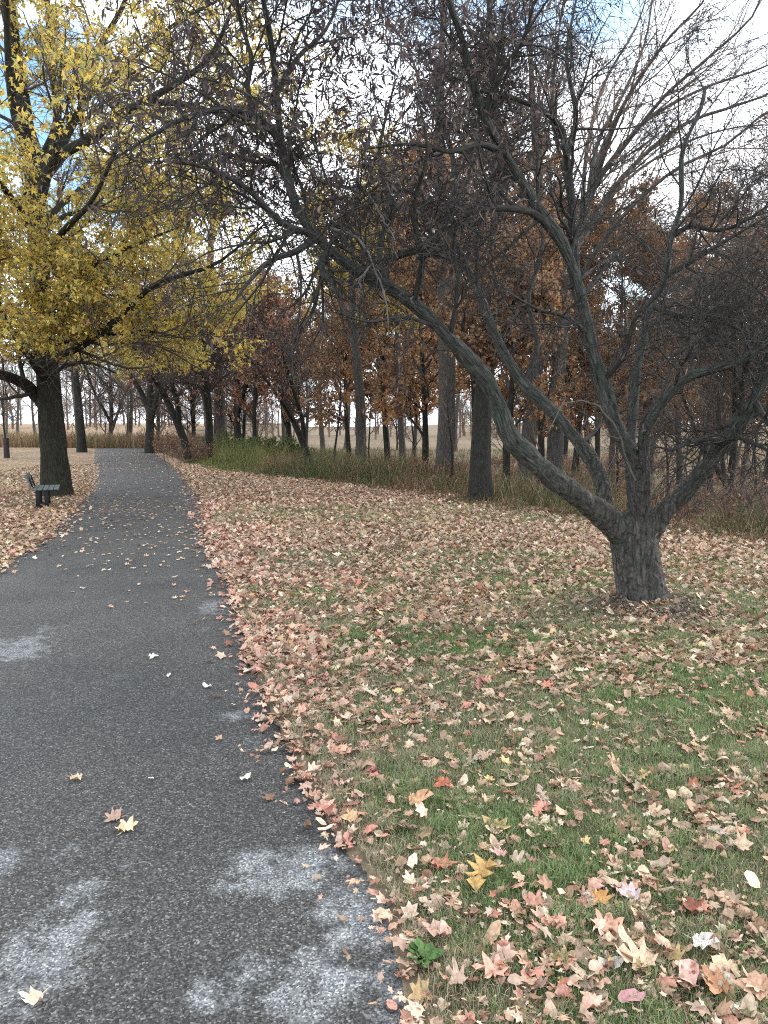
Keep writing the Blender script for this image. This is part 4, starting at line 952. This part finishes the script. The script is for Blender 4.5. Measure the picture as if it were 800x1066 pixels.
    put(oak, used, 402, 38, 'left one of two dark oaks standing close together in the field', rz=R(60), s=.85)
    put(oak2, used, 417, 36, 'right one of two dark oaks standing close together in the field', rz=R(130), s=.95)
    put(lean, used, 197, 34, 'dark tree leaning left behind the forked tree at the path end', rz=R(8), s=1.35)
    put(bare, used, 228, 44, 'thick grey trunk behind the forked dark tree', rz=R(10), s=1.2)
    put(bare2, used, 83, 42, 'thick grey trunk just right of the yellow maple, beyond the crest', rz=R(75), s=1.05)
    put(redt, used, 268, 38, 'small tree with red brown leaves behind the green weeds', rz=R(0))
    put(russ, used, 362, 31, 'young oak holding rusty orange leaves over the green weeds', rz=R(30), s=.95)
    put(russ, used, 300, 40, 'rusty leaved young oak farther back behind the leaning dark tree', rz=R(170), s=1.1)
    put(thick, used, 760, 15.5, 'twiggy thicket tree beyond the lawn edge, behind the right limb', rz=R(0), s=.85)
    for px, d, lb in [(560, 17.5, 'thin sapling just left of the fork, framed by the two left limbs'), (598, 19, 'thin sapling in the triangle between the lower left limb and the next limb'), (622, 16.5, 'thin dark sapling touching the second limb from the left'),
                      (643, 18, 'thin sapling in the narrow gap left of the upright limbs'), (700, 17, 'thin sapling in the crook right of the trunk fork'), (722, 15.5, 'thin sapling crossing behind the middle of the right limb'),
                      (757, 14.5, 'straight dark sapling in the brush under the rising right limb'), (788, 14, 'thin sapling in the brush near the right edge of the view'), (532, 20, 'thin sapling right beside the thick dark oak')]:
        put(sap if px % 2 else sap2, used, px, d, lb, rz=px*.7, s=rng0.uniform(.7, 1.15))
    put(thick, used, 842, 14.5, 'twiggy tree crowding the right edge of the view', rz=R(270), s=1.)
    put(bare2, used, 735, 21, 'thin dark trunk in the swale right of the forked limbs', rz=R(20), s=.7)
    put(oak2, used, 680, 33, 'russet oak filling the gap under the sky right of the fan tree', rz=R(300), s=.72)
    put(oak2, used, 745, 38, 'russet oak behind the thin dark trunk in the swale', rz=R(20), s=.68)
    put(oak, used, 800, 34, 'dark russet oak at the right edge beyond the swale', rz=R(220), s=.55)
    put(oak, used, 560, 34, 'dark russet oak behind the fanning bare tree', rz=R(100), s=.8)
    put(oak2, used, 465, 44, 'russet oak in the field between the grey trunk and the dark oak', rz=R(70), s=1.1)
    put(bare2, used, 300, 52, 'bare tree far behind the leaning tree at the field edge', rz=R(50), s=1.)
    put(thick, used, 255, 46, 'tangled small tree behind the red brown leaved one', rz=R(60), s=1.2)
    put(thick, used, 165, 52, 'tangled small tree at the end of the path', rz=R(10), s=1.2)
    put(bare2, used, 138, 58, 'slim bare tree straight over the path end', rz=R(210), s=.8)
    put(fork, used, 118, 60, 'small forked tree beyond the crest, left of the path end', rz=R(110), s=1.2)
    put(oak2, used, 705, 24, 'low russet oak behind the upright right limbs of the spreading tree', rz=R(140), s=.60)
    put(oak2, used, 775, 27, 'low russet oak beyond the swale near the right edge', rz=R(250), s=.62)
    put(oak2, used, 640, 23, 'low russet oak seen between the middle limbs', rz=R(30), s=.58)
    put(oak2, used, 600, 26, 'low russet oak behind the fanning bare tree', rz=R(300), s=.62)
    put(oak2, used, 835, 24, 'low russet oak cut by the right edge', rz=R(10), s=.6)
    put(russ, used, 440, 27, 'young oak with orange leaves behind the curved thin sapling', rz=R(80), s=1.1)
    put(russ, used, 530, 19, 'young russet oak right of the thick dark oak', rz=R(220), s=.8)
    put(fork, used, 158, 41, 'dark crowned forked tree just left of the tree that leans at the path end', rz=R(70), s=1.35)
    put(fork, used, 250, 40, 'dark crowned forked tree behind the green shrubs', rz=R(200), s=1.25)
    put(thick, used, 205, 45, 'tangled dark small tree between the leaning one and the thick grey trunk', rz=R(130), s=1.4)
    # the far wood: nothing tells these apart
    rng = np.random.default_rng(77)
    T = [bare, bare2, thick, oak2, oak, fork]
    for k in range(34):
        px = 60+k*23+rng.uniform(-9, 9); d = rng.uniform(52, 85) if px > 330 else rng.uniform(68, 100)
        t = T[rng.integers(0, 4 if px > 330 else 3)]
        put(t, used, px, d, 'one of the bare and russet trees of the wood far across the field', 'trees of the far wood across the field', rz=rng.uniform(0, 6.28), s=rng.uniform(.75, 1.05))
    # guarded sapling on the left lawn
    g = G(8, 477)
    y = generic_tree('young_tree', 14, 4.6, .05, .35, 10, 1.3, .07, [(6, .55, .010), (5, .5, .008)], M_BARK_D, M_TWIG_G)
    ring = np.array([[0, 0, -.05], [0, 0, .3], [0, 0, .6], [0, 0, .95]])[None]
    tube_obj('trunk_guard', [(ring, np.array([[.13, .125, .12, .12]]), 14)], plain('dark_plastic_guard', (.035, .025, .03), .6), y)
    put(y, used, 8, float(g[1]), 'young bare tree with a dark trunk guard on the left lawn')
    lw = generic_tree('bare_tree', 16, 9, .15, .25, 11, 4., .05, [(6, .5, .02), (5, .5, .014), (4, .5, .010)], M_BARK_G, M_TWIG_G)
    put(lw, used, 22, 75, 'hazy grey bare tree across the pale field left of the maple')
    for k, (px, d) in enumerate([(-8, 85), (38, 92), (-40, 70), (10, 110)]):
        put(lw, used, px, d, 'one of the small grey trees lining the pale field behind the maple', 'trees lining the pale field', rz=k*1.7, s=1.1)
    # horizon woods, one mass
    rng = np.random.default_rng(91); parts = []
    for k in range(260):
        x = -150+k*1.35+rng.uniform(-1.5, 1.5); yy = rng.uniform(125, 170); H = rng.uniform(7, 15)
        tp = np.array([[x+rng.normal()*.3*q, yy, -1+H*q] for q in np.linspace(0, 1, 6)])[None]; z0 = float(height(x, yy)); tp[..., 2] += z0
        tr = np.linspace(.22, .06, 6)[None]
        a, ra = spawn(rng, tp, tr, 9, .15, 1, (H*.25, H*.45), 5, ang=(25, 65), rr=.5, rmin=.05, trop=.05)
        b, rb = spawn(rng, a, ra, 6, .1, 1, (H*.12, H*.25), 4, ang=(25, 70), rr=.6, rmin=.035, trop=.02)
        c, rc = spawn(rng, b, rb, 4, .1, 1, (H*.06, H*.14), 3, ang=(25, 70), rr=.7, rmin=.025)
        parts += [(tp, tr, 5), (a, ra, 3), (b, rb, 3), (c, rc, 3)]
    tag(tube_obj('distant_woods', parts, M_TWIG_G), 'grey leafless woods along the horizon', 'woods', kind='stuff')

# ------------------------------------------------------------------ shrubs and small things
def build_small():
    rng = np.random.default_rng(55)
    def shrub(px, d, w, h, twm, leafm, nl, label, leaf=(.05, .1), n=40):
        x = (px-400)/F_PX*d; z = float(height(x, d)); root = empty('shrub', (x, d, z-.03)); tag(root, label, 'shrub', 'shrubs along the brush edge')
        base = np.zeros((n, 2, 3)); base[:, :, :2] = rng.normal(size=(n, 1, 2))*[w*.22, w*.16]; base[:, 1, 2] = .05
        a, ra = spawn(rng, base, np.full((n, 2), .014), 1, 0, 1, (h*.7, h*1.2), 6, ang=(5, 40), rr=1, trop=.05, wig=.12)
        b, rb = spawn(rng, a, ra, 7, .2, 1, (h*.25, h*.5), 5, ang=(25, 60), rr=.6, rmin=.006, wig=.15)
        c, rc = spawn(rng, b, rb, 5, .1, 1, (h*.1, h*.25), 3, ang=(25, 65), rr=.6, rmin=.004)
        tube_obj('stems', [(a, ra, 5), (b, rb, 3), (c, rc, 3)], twm, root)
        if nl:
            V, Fq = leaf_quads(rng, scatter_on(rng, np.vstack([c]), nl), leaf, .6, .1); mesh_obj('foliage', V, [Fq], leafm, root)
        return root
    shrub(168, 42, 3.2, 1.2, M_TWIG_G, M_LEAF_P, 900, 'brown twiggy shrub at the right side of the path end')
    shrub(190, 36, 2.4, 1.1, M_TWIG_G, M_LEAF_P, 700, 'brown shrub left of the dark forked tree')
    shrub(205, 31, 1.8, .9, M_TWIG_G, M_LEAF_P, 400, 'low grey brown shrub at the foot of the forked tree')
    shrub(255, 36, 3.0, 1.1, M_TWIG_D, M_LEAF_GR, 9000, 'green leafy shrub just right of the forked tree', n=30)
    shrub(292, 35, 3.2, 1.2, M_TWIG_D, M_LEAF_GR, 10000, 'brightest green leafy shrub left of the leaning tree', n=30)
    shrub(335, 37, 2.8, 1.0, M_TWIG_D, M_LEAF_GR, 7000, 'green leafy shrub behind the foot of the leaning tree', n=30)
    shrub(232, 43, 2.5, 1.2, M_TWIG_D, M_LEAF_GR, 6000, 'small green shrub behind the forked dark tree')
    shrub(105, 55, 3.5, 1.2, M_TWIG_D, M_LEAF_GR, 2500, 'thin green shrub beyond the crest left of the path end')
    shrub(770, 13.2, 2.0, 1.0, M_TWIG_G, M_LEAF_P, 150, 'brown brush clump past the lawn edge under the right limb')
    shrub(715, 14.8, 2.0, .9, M_TWIG_G, M_LEAF_P, 150, 'low brown brush right behind the trunk of the spreading tree')
    shrub(820, 11.8, 2.0, 1.0, M_TWIG_G, M_LEAF_P, 100, 'brown brush clump at the right edge of the lawn')
    shrub(585, 16.5, 1.8, .7, M_TWIG_G, M_LEAF_P, 100, 'low brush under the big left limb past the lawn edge')
    shrub(430, 22, 2.6, .8, M_TWIG_G, M_LEAF_P, 900, 'reddish brown brush left of the straight grey trunk')
    proto = shrub(640, 24, 2.6, 1.0, M_TWIG_G, M_LEAF_P, 500, 'one of the brown twiggy shrubs scattered in the swale between the trunks')
    proto['group'] = 'brown shrubs scattered in the swale'
    for k in range(22):
        px = rng.uniform(395, 830); d = rng.uniform(17 if px > 600 else 22, 48); x = (px-400)/F_PX*d
        c = copy_tree(proto); c.location = (x, d, float(height(x, d))-.03); c.rotation_euler = (0, 0, rng.uniform(0, 6.28)); q_ = rng.uniform(.6, 1.25); c.scale = (q_*1.3, q_*1.3, q_*.85)
    # pale fallen branch in the weeds
    x, d = (352-400)/F_PX*29.5, 29.5; z = float(height(x, d))+.62
    q = np.array([[-.42, 0, -.02], [-.2, .02, .01], [.05, 0, .0], [.28, -.02, .05], [.42, 0, .1]]); r = np.array([.03, .04, .04, .03, .02])
    o = tube_obj('fallen_branch', [(resample(q, 12)[None], np.interp(np.linspace(0, 1, 12), np.linspace(0, 1, 5), r)[None], 8), (np.array([[[-.1, 0, 0], [-.14, 0, -.3], [-.2, 0, -.68]]]), np.array([[.02, .02, .015]]), 6)], M_PALE, lump=.1)
    o.location = (x, d, z); tag(o, 'pale broken branch lodged in the weeds by the thin forked sapling', 'branch')
    # weed rosette at the asphalt edge
    g = G(441, 1005); n = 16; a = np.arange(n)*2.4; V = []; Fq = []
    for k in range(n):
        L = rng.uniform(.035, .065); c, s = math.cos(a[k]), math.sin(a[k]); el = rng.uniform(.25, .9)
        for t, w in ((0, .12), (.3, .5), (.45, .32), (.65, .6), (.85, .35), (1, .05)):
            rr = L*t*math.cos(el*(1-.5*t)); zz = L*t*math.sin(el)*(1-.45*t)
            for sg in (-1, 1): V.append((c*rr-s*sg*w*L*.45, s*rr+c*sg*w*L*.45, zz+.004+.004*sg))
        b = k*12
        Fq += [(b+2*j, b+2*j+1, b+2*j+3, b+2*j+2) for j in range(5)]
    o = mesh_obj('weed_plant', V, [np.array(Fq)], plain('weed_green', (.06, .12, .03), .7, .4, 60), smooth=True)
    o.location = (g[0], g[1], float(height(g[0], g[1]))+.01); tag(o, 'low bright green broad leaved weed at the broken asphalt edge', 'weed')
    # bench
    def boxes(lst):
        V = []; Fq = []
        for (cx, cy, cz, sx, sy, sz, rx) in lst:
            b = len(V)
            for dx in (-1, 1):
                for dy in (-1, 1):
                    for dz in (-1, 1):
                        y, z2, x2 = dy*sy/2, dz*sz/2, dx*sx/2
                        X = x2*math.cos(rx)+z2*math.sin(rx); Z = -x2*math.sin(rx)+z2*math.cos(rx)
                        V.append((cx+X, cy+y, cz+Z))
            Fq += [(b, b+1, b+3, b+2), (b+4, b+6, b+7, b+5), (b, b+4, b+5, b+1), (b+2, b+3, b+7, b+6), (b, b+2, b+6, b+4), (b+1, b+5, b+7, b+3)]
        return np.array(V), [np.array(Fq)]
    gw = plain('weathered_green_grey_slat', (.12, .145, .14), .8, .3, 12); bk = plain('black_iron', (.012, .012, .013), .5, .2)
    g = G(42, 529); root = empty('park_bench', (g[0]+.02, g[1]+.1, float(height(g[0], g[1]))), math.radians(21))
    tag(root, 'small weathered grey green park bench on black legs beside the maple trunk', 'bench')
    def part(nm, lst, m, par, bev=.006):
        V, f = boxes(lst); o = mesh_obj(nm, V, f, m, par, smooth=False); md = o.modifiers.new('bevel', 'BEVEL'); md.width = bev; md.segments = 2; return o
    part('seat', [(-.14+.095*k, .40, .345, .085, .95, .035, 0) for k in range(5)], gw, root)
    part('backrest', [(-.215-.028*k, .40, .42+.085*k, .03, .95, .075, -.3) for k in range(3)], gw, root)
    for yy in (.0, .75):
        part('leg', [(-.09, yy, .165, .075, .075, .33, 0), (-.09, yy, .02, .12, .3, .03, 0)], bk, root)
    for yy in (.02, .77):
        part('leg', [(.06, yy, .165, .075, .06, .33, 0)], bk, root)
    for yy in (.1, .7):
        part('bracket', [(.04, yy, .318, .42, .05, .018, 0), (-.19, yy, .44, .02, .05, .27, -.3)], bk, root, .003)

M_BRANCH_A = bark_mat('mossy_branch', (.022, .02, .02), (.10, .09, .088), (.06, .08, .062), .45, scale=1.2, bump=.4)

build_ground(); build_path(); build_litter(); build_grass(); build_near_tree(); build_maple(); build_fan(); build_wood(); build_small()

# ------------------------------------------------------------------ sky, sun, camera
SUN_EL, SUN_AZ = math.radians(24), math.radians(60)      # azimuth from +Y towards +X
w = bpy.data.worlds.new('World'); SC.world = w; w.use_nodes = True; nt = w.node_tree; L = nt.links
bg = nt.nodes['Background']
sky = N(nt, 'ShaderNodeTexSky', sky_type='NISHITA', sun_disc=False, sun_elevation=SUN_EL, sun_rotation=SUN_AZ)
sky.dust_density = 1.5
tc = N(nt, 'ShaderNodeTexCoord'); sx = N(nt, 'ShaderNodeSeparateXYZ'); L.new(tc.outputs['Generated'], sx.inputs[0])
zz = N(nt, 'ShaderNodeMath', operation='MAXIMUM'); L.new(sx.outputs[2], zz.inputs[0]); zz.inputs[1].default_value = 0
z2 = N(nt, 'ShaderNodeMath', operation='ADD'); L.new(zz.outputs[0], z2.inputs[0]); z2.inputs[1].default_value = .25
dv = N(nt, 'ShaderNodeVectorMath', operation='DIVIDE'); cb = N(nt, 'ShaderNodeCombineXYZ')
for k in range(3): L.new(z2.outputs[0], cb.inputs[k])
L.new(tc.outputs['Generated'], dv.inputs[0]); L.new(cb.outputs[0], dv.inputs[1])
mp = N(nt, 'ShaderNodeMapping'); mp.inputs['Location'].default_value = (3.1, 1.7, 0); L.new(dv.outputs[0], mp.inputs['Vector'])
cn = N(nt, 'ShaderNodeTexNoise', i_Scale=1.9, i_Detail=7., i_Roughness=.55); L.new(mp.outputs[0], cn.inputs['Vector'])
gap = cn.outputs[0]
for gx, gy, gz, rad in ((-.63, 1.40, .59, .26), (.36, 1.28, .63, .09)):
    ds = N(nt, 'ShaderNodeVectorMath', operation='DISTANCE'); L.new(dv.outputs[0], ds.inputs[0]); ds.inputs[1].default_value = (gx, gy, gz)
    mr_ = N(nt, 'ShaderNodeMapRange'); L.new(ds.outputs['Value'], mr_.inputs[0]); mr_.inputs[1].default_value = 0; mr_.inputs[2].default_value = rad; mr_.inputs[3].default_value = .2; mr_.inputs[4].default_value = 0
    sb = N(nt, 'ShaderNodeMath', operation='SUBTRACT'); L.new(gap, sb.inputs[0]); L.new(mr_.outputs[0], sb.inputs[1]); gap = sb.outputs[0]
cr = ramp(nt, [(.34, (0, 0, 0)), (.46, (1, 1, 1))]); L.new(gap, cr.inputs[0])
cl = ramp(nt, [(.40, (8.0, 8.6, 9.6)), (.75, (11.5, 11.6, 11.8))]); L.new(cn.outputs[0], cl.inputs[0])
col = mixc(nt, cr.outputs[0], mixc(nt, 1., sky.outputs[0], (1.25, 1.5, 1.6), 'MULTIPLY'), cl.outputs[0])
L.new(col, bg.inputs['Color']); bg.inputs['Strength'].default_value = .1
sun = bpy.data.lights.new('sun', 'SUN'); sun.energy = 1.4; sun.angle = math.radians(18); sun.color = (1, .94, .86)
so = bpy.data.objects.new('sun', sun); C.objects.link(so)
sd = Vector((math.sin(SUN_AZ)*math.cos(SUN_EL), math.cos(SUN_AZ)*math.cos(SUN_EL), math.sin(SUN_EL)))
so.rotation_euler = (-sd).to_track_quat('-Z', 'Y').to_euler()
cam = bpy.data.cameras.new('camera'); co = bpy.data.objects.new('camera', cam); C.objects.link(co); SC.camera = co
co.location = (0, 0, CAM_H); co.rotation_euler = (math.radians(90)-TILT, 0, 0)
cam.sensor_fit = 'VERTICAL'; cam.angle_y = 2*math.atan(533/F_PX); cam.clip_end = 2000; cam.clip_start = .05
SC.view_settings.view_transform = 'Standard'; SC.view_settings.look = 'None'; SC.view_settings.exposure = 1.38; SC.view_settings.gamma = 1
SC.render.engine = 'CYCLES'
SC.cycles.max_bounces = 6; SC.cycles.diffuse_bounces = 2; SC.cycles.glossy_bounces = 1; SC.cycles.transmission_bounces = 2
SC.cycles.use_denoising = False; SC.cycles.filter_width = 1.1
SC.cycles.sample_clamp_indirect = 3
